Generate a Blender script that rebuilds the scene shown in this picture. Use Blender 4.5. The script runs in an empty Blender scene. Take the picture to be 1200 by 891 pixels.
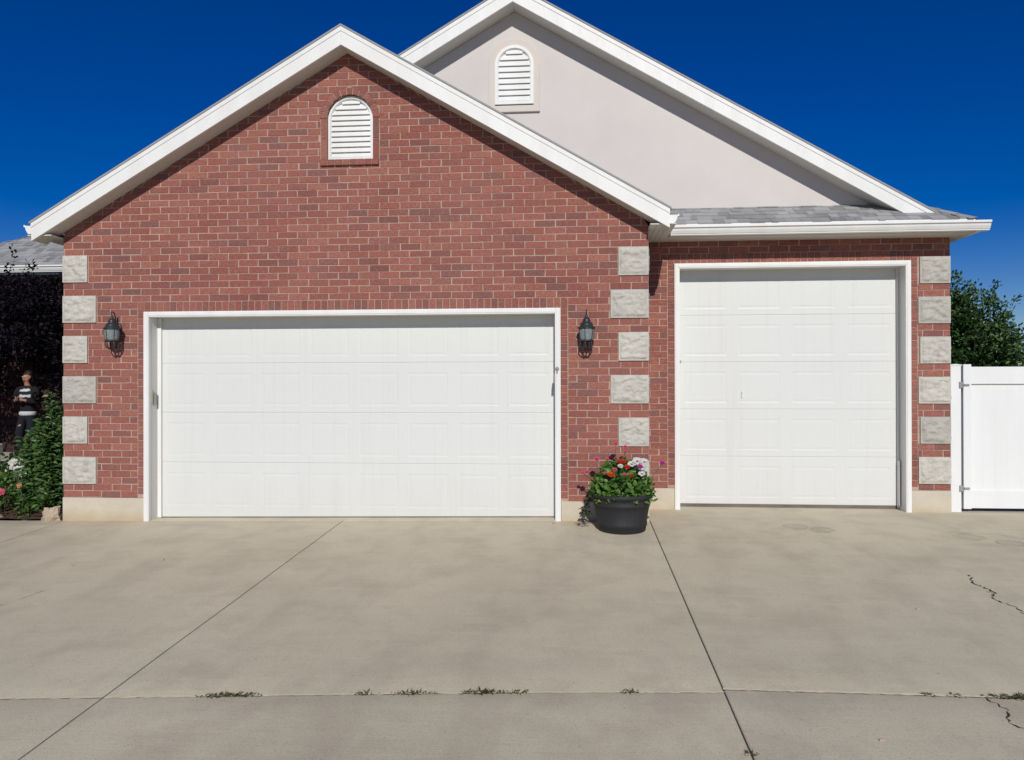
import bpy, math, random
from mathutils import Vector, Matrix, noise as mnoise
rnd = random.Random(7)
SC = bpy.context.scene
COL = SC.collection
R = math.radians
SL = 0.5833            # 7:12 roof pitch

# ------------------------------------------------------------------ mesh builder
class MB:
    def __init__(s): s.v=[]; s.f=[]; s.m=[]; s.sm=[]
    def add(s, vs, fs, mat=0, smooth=False):
        o=len(s.v); s.v.extend([tuple(p) for p in vs])
        for f in fs:
            s.f.append(tuple(i+o for i in f)); s.m.append(mat); s.sm.append(smooth)
    def box(s,x0,x1,y0,y1,z0,z1,mat=0):
        s.add([(x0,y0,z0),(x1,y0,z0),(x1,y1,z0),(x0,y1,z0),(x0,y0,z1),(x1,y0,z1),(x1,y1,z1),(x0,y1,z1)],
              [(0,3,2,1),(4,5,6,7),(0,1,5,4),(1,2,6,5),(2,3,7,6),(3,0,4,7)],mat)
    def prism(s,poly,y0,y1,mat=0):                 # poly in (x,z), CCW seen from -y
        n=len(poly)
        vs=[(x,y0,z) for x,z in poly]+[(x,y1,z) for x,z in poly]
        fs=[tuple(range(n)),tuple(range(2*n-1,n-1,-1))]
        for i in range(n):
            j=(i+1)%n; fs.append((i,i+n,j+n,j))
        s.add(vs,fs,mat)
    def prism_x(s,poly,x0,x1,mat=0):               # poly in (y,z)
        n=len(poly)
        vs=[(x0,y,z) for y,z in poly]+[(x1,y,z) for y,z in poly]
        fs=[tuple(range(n)),tuple(range(2*n-1,n-1,-1))]
        for i in range(n):
            j=(i+1)%n; fs.append((i,i+n,j+n,j))
        s.add(vs,fs,mat)
    def prism_y(s,poly,y0,y1,mat=0): s.prism(poly,y0,y1,mat)
    def ring(s,A,B,y0,y1,mat=0,closed=True):       # A outer, B inner outlines in (x,z)
        n=len(A); vs=[]
        for P,y in ((A,y0),(B,y0),(A,y1),(B,y1)): vs+= [(x,y,z) for x,z in P]
        fs=[]
        for i in range(n if closed else n-1):
            j=(i+1)%n
            fs+= [(i,j,n+j,n+i),(i,2*n+i,2*n+j,j),(n+i,n+j,3*n+j,3*n+i),(2*n+i,3*n+i,3*n+j,2*n+j)]
        s.add(vs,fs,mat)
    def quad(s,a,b,c,d,mat=0): s.add([a,b,c,d],[(0,1,2,3)],mat)
    def tube(s,path,rad,n=8,mat=0,smooth=True,cap=True):
        path=[Vector(p) for p in path]
        rads = rad if isinstance(rad,(list,tuple)) else [rad]*len(path)
        vs=[];fs=[]
        ref=None
        for i,p in enumerate(path):
            t=(path[min(i+1,len(path)-1)]-path[max(i-1,0)])
            if t.length<1e-9: t=Vector((0,0,1))
            t.normalize()
            if ref is None:
                ref = Vector((1,0,0)) if abs(t.x)<.9 else Vector((0,1,0))
            a=(ref-t*ref.dot(t))
            if a.length<1e-6: a=t.orthogonal()
            a.normalize(); ref=a; b=t.cross(a)
            for k in range(n):
                an=2*math.pi*k/n
                vs.append(p+(a*math.cos(an)+b*math.sin(an))*rads[i])
        for i in range(len(path)-1):
            for k in range(n):
                k2=(k+1)%n
                fs.append((i*n+k,i*n+k2,(i+1)*n+k2,(i+1)*n+k))
        if cap:
            fs.append(tuple(range(n-1,-1,-1))); fs.append(tuple(range((len(path)-1)*n,len(path)*n)))
        s.add(vs,fs,mat,smooth)
    def lathe(s,prof,c,n=24,mat=0,smooth=True,tw=0):    # prof (r,z) bottom->top
        vs=[];fs=[]
        for r,z in prof:
            for k in range(n):
                a=2*math.pi*k/n+tw
                vs.append((c[0]+r*math.cos(a),c[1]+r*math.sin(a),c[2]+z))
        for i in range(len(prof)-1):
            for k in range(n):
                k2=(k+1)%n
                fs.append((i*n+k,i*n+k2,(i+1)*n+k2,(i+1)*n+k))
        s.add(vs,fs,mat,smooth)
    def leaf(s,p,d,up,L,W,mat=0,bend=.15,fold=.12):   # a folded pointed leaf, 2 halves
        p=Vector(p); d=Vector(d).normalized(); up=Vector(up)
        w=d.cross(up)
        if w.length<1e-5: w=d.orthogonal()
        w.normalize(); nrm=w.cross(d)
        m1=p+d*L*.35+nrm*(bend*.35*L); m2=p+d*L*.7+nrm*(bend*.3*L); t=p+d*L-nrm*(bend*.35*L)
        f=nrm*(fold*W)
        a1=m1+w*W*.5+f; a2=m2+w*W*.38+f; b1=m1-w*W*.5+f; b2=m2-w*W*.38+f
        s.add([p,m1,m2,t,a1,a2,b1,b2],[(0,1,4),(4,1,2,5),(5,2,3),(0,6,1),(6,7,2,1),(7,3,2)],mat)
    def leaf2(s,p,d,up,L,W,mat=0):
        p=Vector(p); d=Vector(d).normalized(); w=d.cross(Vector(up))
        if w.length<1e-5: w=d.orthogonal()
        w.normalize(); n=w.cross(d)
        m=p+d*L*.5
        s.add([p,m+w*W*.5+n*W*.12,p+d*L-n*L*.1,m-w*W*.5+n*W*.12],[(0,1,2),(0,2,3)],mat)
    def build(s,name,mats,parent=None,loc=None,bevel=0,seg=2,smooth=None):
        me=bpy.data.meshes.new(name); me.from_pydata(s.v,[],s.f)
        if not isinstance(mats,(list,tuple)): mats=[mats]
        for m in mats: me.materials.append(m)
        me.polygons.foreach_set('material_index',s.m)
        me.polygons.foreach_set('use_smooth',s.sm if smooth is None else [smooth]*len(s.f))
        me.update()
        o=bpy.data.objects.new(name,me); COL.objects.link(o)
        if parent is not None:
            o.parent=parent
            # geometry is written in world coordinates
            o.matrix_parent_inverse = world_of(parent).inverted()
        if loc: o.location=loc
        if bevel:
            b=o.modifiers.new('bevel','BEVEL'); b.width=bevel; b.segments=seg; b.limit_method='ANGLE'; b.angle_limit=R(40); b.harden_normals=False
        return o
def world_of(o):
    m=o.matrix_basis.copy()
    if o.parent is not None: m=world_of(o.parent)@o.matrix_parent_inverse@m
    return m
def tag(o,label=None,cat=None,group=None,kind=None):
    if label: o['label']=label
    if cat: o['category']=cat
    if group: o['group']=group
    if kind: o['kind']=kind
    return o
def thing(name,label,cat,loc=(0,0,0),group=None):
    o=bpy.data.objects.new(name,None); COL.objects.link(o); o.location=loc; o.empty_display_size=.1
    return tag(o,label,cat,group)
def copy_tree(o,parent=None):
    c=o.copy(); COL.objects.link(c)
    if parent is not None: c.parent=parent
    for ch in list(o.children): copy_tree(ch,c)
    return c

# ------------------------------------------------------------------ materials
def newmat(name):
    m=bpy.data.materials.new(name); m.use_nodes=True
    nt=m.node_tree; b=nt.nodes['Principled BSDF']
    return m,nt,b
def N(nt,t,**kw):
    n=nt.nodes.new(t)
    for k,v in kw.items(): setattr(n,k,v)
    return n
def noise(nt,vec,scale,detail=3,rough=.55):
    n=N(nt,'ShaderNodeTexNoise'); n.inputs['Scale'].default_value=scale; n.inputs['Detail'].default_value=detail; n.inputs['Roughness'].default_value=rough
    nt.links.new(vec,n.inputs['Vector']); return n.outputs['Fac']
def ramp(nt,fac,stops):
    r=N(nt,'ShaderNodeValToRGB'); e=r.color_ramp.elements
    while len(e)<len(stops): e.new(.5)
    for i,(p,c) in enumerate(stops):
        e[i].position=p; e[i].color=(c[0],c[1],c[2],1) if not isinstance(c,(int,float)) else (c,c,c,1)
    nt.links.new(fac,r.inputs['Fac']); return r.outputs['Color']
def mix(nt,a,b,fac,mode='MIX'):
    m=N(nt,'ShaderNodeMix',data_type='RGBA',blend_type=mode)
    for sock,v in ((m.inputs[0],fac),(m.inputs[6],a),(m.inputs[7],b)):
        if isinstance(v,(int,float)): sock.default_value=v
        elif isinstance(v,tuple): sock.default_value=(v[0],v[1],v[2],1)
        else: nt.links.new(v,sock)
    return m.outputs[2]
def math_(nt,op,a,b=None,clamp=False):
    m=N(nt,'ShaderNodeMath',operation=op,use_clamp=clamp)
    for i,v in enumerate((a,b)):
        if v is None: continue
        if isinstance(v,(int,float)): m.inputs[i].default_value=v
        else: nt.links.new(v,m.inputs[i])
    return m.outputs[0]
def objco(nt,scale=None):
    t=N(nt,'ShaderNodeTexCoord').outputs['Object']
    if scale:
        mp=N(nt,'ShaderNodeMapping'); mp.inputs['Scale'].default_value=scale; nt.links.new(t,mp.inputs['Vector']); return mp.outputs[0]
    return t
def geo_pos(nt,scale=None):
    t=N(nt,'ShaderNodeNewGeometry').outputs['Position']
    if scale:
        mp=N(nt,'ShaderNodeMapping'); mp.inputs['Scale'].default_value=scale; nt.links.new(t,mp.inputs['Vector']); return mp.outputs[0]
    return t
def island(nt): return N(nt,'ShaderNodeNewGeometry').outputs['Random Per Island']
def bump(nt,b,h,dist,strength=1):
    n=N(nt,'ShaderNodeBump'); n.inputs['Distance'].default_value=dist; n.inputs['Strength'].default_value=strength
    nt.links.new(h,n.inputs['Height']); nt.links.new(n.outputs[0],b.inputs['Normal'])
def setp(b,col=None,rough=.6,spec=.5,metal=0):
    if isinstance(col,tuple): b.inputs['Base Color'].default_value=(*col,1)
    b.inputs['Roughness'].default_value=rough; b.inputs['Specular IOR Level'].default_value=spec; b.inputs['Metallic'].default_value=metal
M={}
def painted(name,col,rough=.45,dirt=.12,spec=.4,dirtcol=(.45,.42,.36),bd=.0006,bscale=30,stretch=None):
    m,nt,b=newmat(name); setp(b,None,rough,spec); p=geo_pos(nt,stretch)
    n1=noise(nt,p,1.7,5); n2=noise(nt,p,22,4)
    f=math_(nt,'MULTIPLY',ramp(nt,n1,[(.4,0.),(.75,1.)]),dirt)
    c=mix(nt,col,dirtcol,f)
    f2=math_(nt,'MULTIPLY',ramp(nt,n2,[(.5,0.),(.8,1.)]),dirt*.5)
    c=mix(nt,c,tuple(x*.8 for x in col),f2)
    nt.links.new(c,b.inputs['Base Color'])
    nt.links.new(math_(nt,'ADD',math_(nt,'MULTIPLY',n2,.2),rough-.1),b.inputs['Roughness'])
    bump(nt,b,noise(nt,p,bscale,3),bd); M[name]=m; return m
painted('white_trim',(.78,.78,.765),.5,.22,stretch=(2.5,2.5,.5))
painted('white_door',(.665,.675,.66),.45,.07,dirtcol=(.6,.6,.56),bd=.0012,bscale=7)
painted('vinyl',(.77,.78,.775),.4,.12,stretch=(2,2,.4))
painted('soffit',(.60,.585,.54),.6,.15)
painted('jamb',(.70,.70,.67),.55,.2)
painted('lantern_metal',(.018,.020,.024),.42,.5,dirtcol=(.07,.085,.09),bscale=60)
painted('pot_plastic',(.018,.018,.020),.68,.35,dirtcol=(.045,.043,.042),bd=.003,bscale=9,stretch=(3,3,.3))
painted('grey_metal',(.28,.28,.28),.4,.3)
painted('beige_plastic',(.5,.45,.34),.5,.2)
painted('seal',(.12,.10,.085),.7,.3)
painted('dark_void',(.02,.02,.02),.9,.1)
painted('soil',(.03,.022,.016),.95,.4,bd=.02,bscale=40)

def brickmat():
    m,nt,b=newmat('brick'); setp(b,None,.85,.25)
    rid=island(nt)
    c=ramp(nt,rid,[(0,(.19,.072,.060)),(.12,(.28,.088,.063)),(.3,(.325,.108,.078)),(.48,(.255,.084,.064)),(.63,(.36,.132,.096)),(.78,(.295,.096,.070)),(.9,(.195,.086,.076)),(.975,(.34,.125,.088)),(1.,(.37,.145,.10))])
    p=geo_pos(nt); ps=geo_pos(nt,(1,1,3))
    n=noise(nt,ps,26,5,.65); n2=noise(nt,p,150,3); n3=noise(nt,p,.55,3)
    c=mix(nt,c,(.16,.075,.075),math_(nt,'MULTIPLY',ramp(nt,n,[(.44,0.),(.66,1.)]),.7))
    c=mix(nt,c,(.47,.24,.18),math_(nt,'MULTIPLY',ramp(nt,n,[(.28,1.),(.47,0.)]),.5))
    c=mix(nt,c,(.40,.20,.16),math_(nt,'MULTIPLY',ramp(nt,n3,[(.4,0.),(.7,1.)]),.22))
    c=mix(nt,c,(.12,.06,.06),math_(nt,'MULTIPLY',ramp(nt,n2,[(.55,0.),(.75,1.)]),.35))
    nt.links.new(c,b.inputs['Base Color'])
    h=math_(nt,'ADD',math_(nt,'MULTIPLY',n,1.),math_(nt,'MULTIPLY',n2,.5)); bump(nt,b,h,.004)
    M['brick']=m
brickmat()
def rough_mineral(name,stops,scale,fine,bd,rough=.9,extra=None,fdark=.22):
    m,nt,b=newmat(name); setp(b,None,rough,.25); p=geo_pos(nt)
    n=noise(nt,p,scale,6,.6); n2=noise(nt,p,fine,3)
    c=ramp(nt,n,stops); c=mix(nt,c,(.0,.0,.0),math_(nt,'MULTIPLY',ramp(nt,n2,[(.5,0.),(.8,1.)]),fdark))
    if extra: c=extra(nt,c,p)
    nt.links.new(c,b.inputs['Base Color'])
    bump(nt,b,math_(nt,'ADD',n2,math_(nt,'MULTIPLY',n,1.5)),bd); M[name]=m
rough_mineral('mortar',[(.3,(.34,.24,.19)),(.7,(.50,.375,.30))],6,160,.002)
def fnd(nt,c,p):
    # rust-yellow damp stain low on the wall
    sx=N(nt,'ShaderNodeSeparateXYZ'); nt.links.new(p,sx.inputs[0])
    low=ramp(nt,math_(nt,'ADD',sx.outputs['Z'],math_(nt,'MULTIPLY',noise(nt,p,5,3),.16)),[(.02,1.),(.16,0.)])
    return mix(nt,c,(.42,.30,.14),math_(nt,'MULTIPLY',low,.55))
rough_mineral('foundation_paint',[(.3,(.52,.46,.36)),(.7,(.60,.545,.44))],3,90,.0015,.85,fnd)
rough_mineral('quoin_stone',[(.25,(.41,.395,.36)),(.5,(.505,.488,.445)),(.75,(.56,.543,.50))],9,70,.006)
rough_mineral('stucco',[(.3,(.595,.555,.535)),(.7,(.65,.61,.59))],1.3,140,.0015,fdark=.10)
rough_mineral('stucco_trim',[(.3,(.62,.56,.51)),(.7,(.67,.61,.56))],2,150,.0015,fdark=.10)
rough_mineral('pale_stone',[(.3,(.42,.37,.31)),(.7,(.58,.53,.46))],4,60,.006)
rough_mineral('boulder_stone',[(.25,(.32,.22,.15)),(.5,(.46,.36,.27)),(.75,(.55,.46,.37))],5,50,.01)
rough_mineral('earth',[(.3,(.10,.085,.06)),(.7,(.17,.15,.10))],.6,20,.02)
rough_mineral('mulch_bark',[(.3,(.05,.03,.022)),(.6,(.11,.06,.042)),(.8,(.16,.10,.07))],14,60,.02)
rough_mineral('dark_siding',[(.3,(.035,.02,.018)),(.7,(.06,.03,.026))],6,60,.004)
rough_mineral('bark',[(.3,(.05,.035,.028)),(.7,(.10,.075,.06))],9,60,.01)
rough_mineral('sealant',[(.3,(.70,.61,.44)),(.7,(.80,.71,.53))],8,90,.002)

def quoin_tone():
    m=M['quoin_stone']; nt=m.node_tree; b=nt.nodes['Principled BSDF']; src=b.inputs['Base Color'].links[0].from_socket
    oi=N(nt,'ShaderNodeObjectInfo'); t=ramp(nt,oi.outputs['Random'],[(0,(.86,.85,.83)),(.5,(1,.99,.97)),(1,(1.08,1.07,1.04))])
    nt.links.new(mix(nt,src,t,1.,'MULTIPLY'),b.inputs['Base Color'])
quoin_tone()
def shingle():
    m,nt,b=newmat('shingle'); setp(b,None,.95,.2); p=geo_pos(nt)
    c=ramp(nt,island(nt),[(0,(.22,.22,.22)),(.35,(.30,.302,.305)),(.7,(.36,.362,.365)),(1,(.42,.42,.415))])
    n=noise(nt,p,160,3); n1=noise(nt,p,9,4)
    c=mix(nt,c,(.09,.09,.09),math_(nt,'MULTIPLY',ramp(nt,n,[(.5,0.),(.7,1.)]),.5))
    c=mix(nt,c,(.40,.39,.365),math_(nt,'MULTIPLY',ramp(nt,n1,[(.45,0.),(.75,1.)]),.4))
    nt.links.new(c,b.inputs['Base Color']); bump(nt,b,n,.003); M['shingle']=m
shingle()
def concrete():
    m,nt,b=newmat('concrete'); setp(b,None,.88,.3); p=geo_pos(nt)
    big=noise(nt,p,.45,4,.6); mid=noise(nt,p,2.6,5,.6); fine=noise(nt,p,95,3,.7)
    st=noise(nt,geo_pos(nt,(.5,5,1)),2.2,4,.6); smear=noise(nt,geo_pos(nt,(1.6,.35,1)),1.3,4,.55)
    c=mix(nt,(.55,.492,.365),(.625,.56,.42),ramp(nt,big,[(.35,0.),(.65,1.)]))
    c=mix(nt,c,(.43,.372,.28),math_(nt,'MULTIPLY',ramp(nt,mid,[(.46,0.),(.66,1.)]),.46))
    c=mix(nt,c,(.66,.59,.46),math_(nt,'MULTIPLY',ramp(nt,st,[(.5,0.),(.75,1.)]),.35))
    c=mix(nt,c,(.405,.35,.268),math_(nt,'MULTIPLY',ramp(nt,smear,[(.52,0.),(.72,1.)]),.42))
    c=mix(nt,c,(.28,.25,.20),math_(nt,'MULTIPLY',ramp(nt,fine,[(.50,0.),(.74,1.)]),.55))
    c=mix(nt,c,(.70,.64,.51),math_(nt,'MULTIPLY',ramp(nt,fine,[(.22,1.),(.42,0.)]),.42))
    sp=noise(nt,p,38,2,.5)
    c=mix(nt,c,(.16,.14,.115),math_(nt,'MULTIPLY',ramp(nt,sp,[(.71,0.),(.74,1.)]),.35))
    # slab to slab tint
    t=ramp(nt,island(nt),[(0,(.985,.985,.985)),(1,(1.012,1.01,1.0))])
    c=mix(nt,c,t,1.,'MULTIPLY')
    # old ring marks left by pots, and oil drips
    sx=N(nt,'ShaderNodeSeparateXYZ'); nt.links.new(p,sx.inputs[0])
    wob=math_(nt,'MULTIPLY',math_(nt,'SUBTRACT',noise(nt,p,9,3),.5),.10)
    brk=ramp(nt,noise(nt,p,6,3),[(.36,0.),(.55,1.)])
    for cx,cy,r in ((2.46,-.14,.125),(2.70,-.29,.115),(4.14,-.52,.135),(4.42,-.76,.12)):
        d=math_(nt,'SQRT',math_(nt,'ADD',math_(nt,'POWER',math_(nt,'SUBTRACT',sx.outputs['X'],cx),2),math_(nt,'POWER',math_(nt,'SUBTRACT',sx.outputs['Y'],cy),2)))
        d=math_(nt,'ADD',d,wob)
        e=math_(nt,'ABSOLUTE',math_(nt,'SUBTRACT',d,r))
        k=ramp(nt,e,[(.004,1.),(.028,0.)])
        ins=ramp(nt,d,[(r*.9,.35),(r*1.05,0.)])
        k=math_(nt,'MAXIMUM',math_(nt,'MULTIPLY',k,brk),ins)
        c=mix(nt,c,(.17,.15,.125),math_(nt,'MULTIPLY',k,.5))
    nt.links.new(c,b.inputs['Base Color'])
    br=noise(nt,geo_pos(nt,(2,70,1)),1.5,2)
    bump(nt,b,math_(nt,'ADD',math_(nt,'MULTIPLY',fine,.7),math_(nt,'ADD',math_(nt,'MULTIPLY',br,.5),mid)),.0022); M['concrete']=m
concrete()
def leafmat(name,stops,rough=.45,trans=.25,spec=.4):
    m,nt,b=newmat(name); setp(b,None,rough,spec)
    c=ramp(nt,island(nt),stops); n=noise(nt,geo_pos(nt),60,2)
    c=mix(nt,c,(0,0,0),math_(nt,'MULTIPLY',n,.25)); nt.links.new(c,b.inputs['Base Color'])
    if trans:
        tr=N(nt,'ShaderNodeBsdfTranslucent'); nt.links.new(mix(nt,c,(1.3,1.4,.7),1.,'MULTIPLY'),tr.inputs['Color'])
        ms=N(nt,'ShaderNodeMixShader'); ms.inputs[0].default_value=trans
        out=nt.nodes['Material Output']
        nt.links.new(b.outputs[0],ms.inputs[1]); nt.links.new(tr.outputs[0],ms.inputs[2]); nt.links.new(ms.outputs[0],out.inputs['Surface'])
    M[name]=m
leafmat('leaf_tree',[(0,(.012,.03,.010)),(.5,(.042,.10,.026)),(.85,(.085,.165,.042)),(1,(.17,.25,.07))],.4,.25)
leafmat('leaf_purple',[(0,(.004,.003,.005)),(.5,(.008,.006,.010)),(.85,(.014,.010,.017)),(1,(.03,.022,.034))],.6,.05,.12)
leafmat('leaf_pot',[(0,(.04,.11,.018)),(.5,(.09,.20,.034)),(1,(.16,.29,.06))])
leafmat('leaf_dark',[(0,(.010,.018,.010)),(1,(.022,.035,.018))],.5,.1)
leafmat('leaf_lily',[(0,(.024,.064,.018)),(.55,(.07,.145,.036)),(.85,(.13,.23,.06)),(1,(.20,.29,.10))])
leafmat('leaf_bright',[(0,(.035,.09,.018)),(.6,(.085,.18,.033)),(1,(.17,.27,.07))])
leafmat('leaf_weed',[(0,(.05,.06,.03)),(.6,(.10,.105,.05)),(1,(.23,.20,.11))],.7,.15)
leafmat('stem_green',[(0,(.05,.09,.03)),(1,(.08,.12,.04))],.6,0)
for nm,cl in (('petal_red',(.62,.035,.025)),('petal_orange',(.70,.09,.02)),('petal_white',(.80,.79,.76)),('petal_magenta',(.50,.02,.28)),('petal_pink',(.72,.12,.20)),('petal_plum',(.10,.01,.06)),('petal_apricot',(.75,.28,.12))):
    leafmat(nm,[(0,tuple(x*.75 for x in cl)),(1,cl)],.6,.2,.2)
def simple(name,col,rough=.7,var=.2,spec=.3):
    m,nt,b=newmat(name); setp(b,None,rough,spec); n=noise(nt,geo_pos(nt),25,4)
    c=mix(nt,col,tuple(x*(1-var*2) for x in col),n); nt.links.new(c,b.inputs['Base Color']); M[name]=m
simple('skin',(.50,.25,.17),.55); simple('hair',(.02,.014,.012),.6); simple('black_cloth',(.012,.012,.015),.9); simple('jeans',(.012,.014,.022),.9)
simple('pale_cloth',(.55,.57,.62),.9,.15); simple('phone',(.01,.01,.012),.2); simple('eye',(.6,.6,.58),.3,.05); simple('crack_dirt',(.05,.042,.034),.95)
def stripe():
    m,nt,b=newmat('striped_cloth'); setp(b,None,.9,.2); p=geo_pos(nt)
    sx=N(nt,'ShaderNodeSeparateXYZ'); nt.links.new(p,sx.inputs[0])
    w=math_(nt,'ADD',math_(nt,'MULTIPLY',sx.outputs['Z'],62),math_(nt,'MULTIPLY',noise(nt,p,9,2),5))
    s=math_(nt,'SINE',w); f=ramp(nt,s,[(.30,0.),(.42,1.)])
    nt.links.new(mix(nt,(.02,.02,.025),(.52,.54,.60),f),b.inputs['Base Color']); M['striped_cloth']=m
stripe()
def glassm():
    m,nt,b=newmat('lamp_glass'); setp(b,(.42,.47,.48),.25,.6); b.inputs['Transmission Weight'].default_value=.55; b.inputs['IOR'].default_value=1.2
    M['lamp_glass']=m
glassm()
def door_dust():
    m=M['white_door']; nt=m.node_tree; b=nt.nodes['Principled BSDF']; src=b.inputs['Base Color'].links[0].from_socket
    p=geo_pos(nt); sx=N(nt,'ShaderNodeSeparateXYZ'); nt.links.new(p,sx.inputs[0])
    low=ramp(nt,math_(nt,'ADD',sx.outputs['Z'],math_(nt,'MULTIPLY',noise(nt,geo_pos(nt,(1,1,.3)),4,5),.9)),[(.42,1.),(.95,0.)])
    st=ramp(nt,noise(nt,geo_pos(nt,(14,1,.35)),1.6,4),[(.52,0.),(.72,1.)])
    c=mix(nt,src,(.50,.45,.37),math_(nt,'MULTIPLY',low,.16)); c=mix(nt,c,(.50,.48,.43),math_(nt,'MULTIPLY',st,.13))
    nt.links.new(c,b.inputs['Base Color'])
door_dust()

# ------------------------------------------------------------------ ground and driveway
def zg(x,y): return .042*max(min(y,0),-13)-.0133*max(0,min(-x,7)-.2)
g=MB(); xs=[-400,-60,-14,-10,-6,0,5,10,14,60,400]; ys=[-400,-60,-14,-13,-9,-5,0,6,14,60,400]
for y in ys:
    for x in xs: g.v.append((x,y,zg(x,y)-.13 if abs(x)<12 else -.13+.042*max(min(y,0),-13)-.08))
nx=len(xs)
for j in range(len(ys)-1):
    for i in range(nx-1): g.f.append((j*nx+i,j*nx+i+1,(j+1)*nx+i+1,(j+1)*nx+i)); g.m.append(0); g.sm.append(False)
tag(g.build('ground',M['earth']),kind='structure')
def warp(x,y):
    if x>=.862: return y
    g_=max(0,1-abs(y+4.44)/4.44)
    return y+.068*(max(x,-9)-.862)*g_
def slab(mb,x0,x1,y0,y1,gl=.004,step=.3):
    x0+=gl;x1-=gl;y0+=.0018;y1-=.0018
    def cuts(a,b):
        n=max(2,int((b-a)/step)); c=[a,a+.012]+[a+(b-a)*i/n for i in range(1,n)]+[b-.012,b]; return c
    X=cuts(x0,x1);Y=cuts(y0,y1); o=len(mb.v); n=len(X)
    def zz(x,y):
        e = .0025 if (x in (X[0],X[-1]) or y in (Y[0],Y[-1])) else 0
        return zg(x,y)+.004*mnoise.noise((x*.7,y*.7,3.1))-e
    for y in Y:
        for x in X:
            yw=warp(x,y); mb.v.append((x,yw,zz(x,y)+zg(x,yw)-zg(x,y)))
    for j in range(len(Y)-1):
        for i in range(n-1):
            mb.f.append((o+j*n+i,o+j*n+i+1,o+(j+1)*n+i+1,o+(j+1)*n+i)); mb.m.append(0); mb.sm.append(True)
    # skirt
    per=[(i,0) for i in range(n)]+[(n-1,j) for j in range(1,len(Y))]+[(i,len(Y)-1) for i in range(n-2,-1,-1)]+[(0,j) for j in range(len(Y)-2,0,-1)]
    b=len(mb.v)
    for i,j in per: mb.v.append((X[i],warp(X[i],Y[j]),zz(X[i],Y[j])-.1))
    L=len(per)
    for k in range(L):
        k2=(k+1)%L; i,j=per[k]; i2,j2=per[k2]
        mb.f.append((o+j*n+i,b+k,b+k2,o+j2*n+i2)); mb.m.append(0); mb.sm.append(False)
XA,XB,YC=-2.776,.862,-4.44
d=MB()
for x0,x1 in ((-6.285,XA),(XA,XB)):
    slab(d,x0,x1,YC,.02); slab(d,x0,x1,-9.0,YC); slab(d,x0,x1,-13.4,-9.0)
for y0,y1 in ((YC+.04,1.30),(-9.,YC+.04),(-13.4,-9.)):
    slab(d,XB,5.6,y0,y1,gl=.0045 if y0!=-1.93 else .003); slab(d,5.6,9.6,y0,y1)
slab(d,-5.3,0,.02,.9)
tag(d.build('driveway',[M['concrete']]),kind='structure')
w=MB(); slab(w,-9.8,-6.285,-1.28-.8,.03); slab(w,-9.8,-6.285,YC,-2.08); slab(w,-9.8,-6.285,-13.4,YC)
tag(w.build('garden_path',[M['concrete']]),kind='structure')
def ribbon(mb,pts,wid,jit=.0,lift=.0015,step=.03,seed=1,wmin=.3):
    rr=random.Random(seed); P=[]
    for (a,b) in zip(pts[:-1],pts[1:]):
        a=Vector(a);b=Vector(b); n=max(1,int((b-a).length/step))
        for i in range(n): P.append(a+(b-a)*(i/n))
    P.append(Vector(pts[-1])); o=len(mb.v)
    for i,p in enumerate(P):
        p=Vector((p.x,warp(p.x,p.y))); t=(P[min(i+1,len(P)-1)]-P[max(i-1,0)]).normalized(); nn=Vector((-t.y,t.x))
        q=p+nn*rr.uniform(-jit,jit); ww=wid*rr.uniform(wmin,1)
        if 0<i<len(P)-1 and False: pass
        for s_ in (-1,1):
            r=q+nn*s_*ww*.5; mb.v.append((r.x,r.y,zg(r.x,r.y)+.004*mnoise.noise((r.x*.7,r.y*.7,3.1))+lift))
    for i in range(len(P)-1):
        mb.f.append((o+2*i,o+2*i+2,o+2*i+3,o+2*i+1)); mb.m.append(0); mb.sm.append(False)
j=MB(); ribbon(j,[(-9.5,YC-.01),(XA,YC)],.020,.002,.003,seed=3,wmin=.35); ribbon(j,[(XA,YC),(XB,YC)],.014,.003,.0025,seed=4,wmin=.05)
ribbon(j,[(XB,YC+.04),(5.6,YC+.04)],.028,.003,.003,seed=5,wmin=.4); ribbon(j,[(3.05,-1.93),(3.8,-1.93)],.012,.003,.0025,seed=6,wmin=.05)
tag(j.build('joint_sealant',[M['sealant']]),kind='structure')
j=MB()
ribbon(j,[(3.45,-1.95),(3.36,-2.2),(3.41,-2.42),(3.30,-2.62),(3.38,-2.8),(3.31,-3.1),(3.35,-3.4),(3.24,-3.8),(3.2,YC+.04)],.022,.016,.0022,seed=8,wmin=.04,step=.02)
ribbon(j,[(2.33,YC+.02),(2.37,-4.56),(2.30,-4.7),(2.40,-4.9),(2.36,-5.3),(2.5,-5.8)],.016,.014,.0022,seed=9,wmin=.04,step=.02)
ribbon(j,[(4.05,-.30),(4.5,-.42),(4.9,-.8)],.006,.008,.0022,seed=10,wmin=.1)
ribbon(j,[(-4.72,-3.1),(-4.55,-2.45)],.005,.006,.0022,seed=11,wmin=.05)
tag(j.build('driveway_crack',[M['crack_dirt']]),kind='structure')
j=MB(); ribbon(j,[(XA,-9),(XA,.015)],.03,0,-.035); ribbon(j,[(XB,-9),(XB,.9)],.03,0,-.035); ribbon(j,[(-6.285,-9),(-6.285,.015)],.03,0,-.035)
ribbon(j,[(-9.5,YC),(XB,YC)],.03,0,-.035); ribbon(j,[(XB,YC+.04),(5.6,YC+.04)],.03,0,-.035)
tag(j.build('joint_filler',[M['crack_dirt']]),kind='structure')

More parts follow.
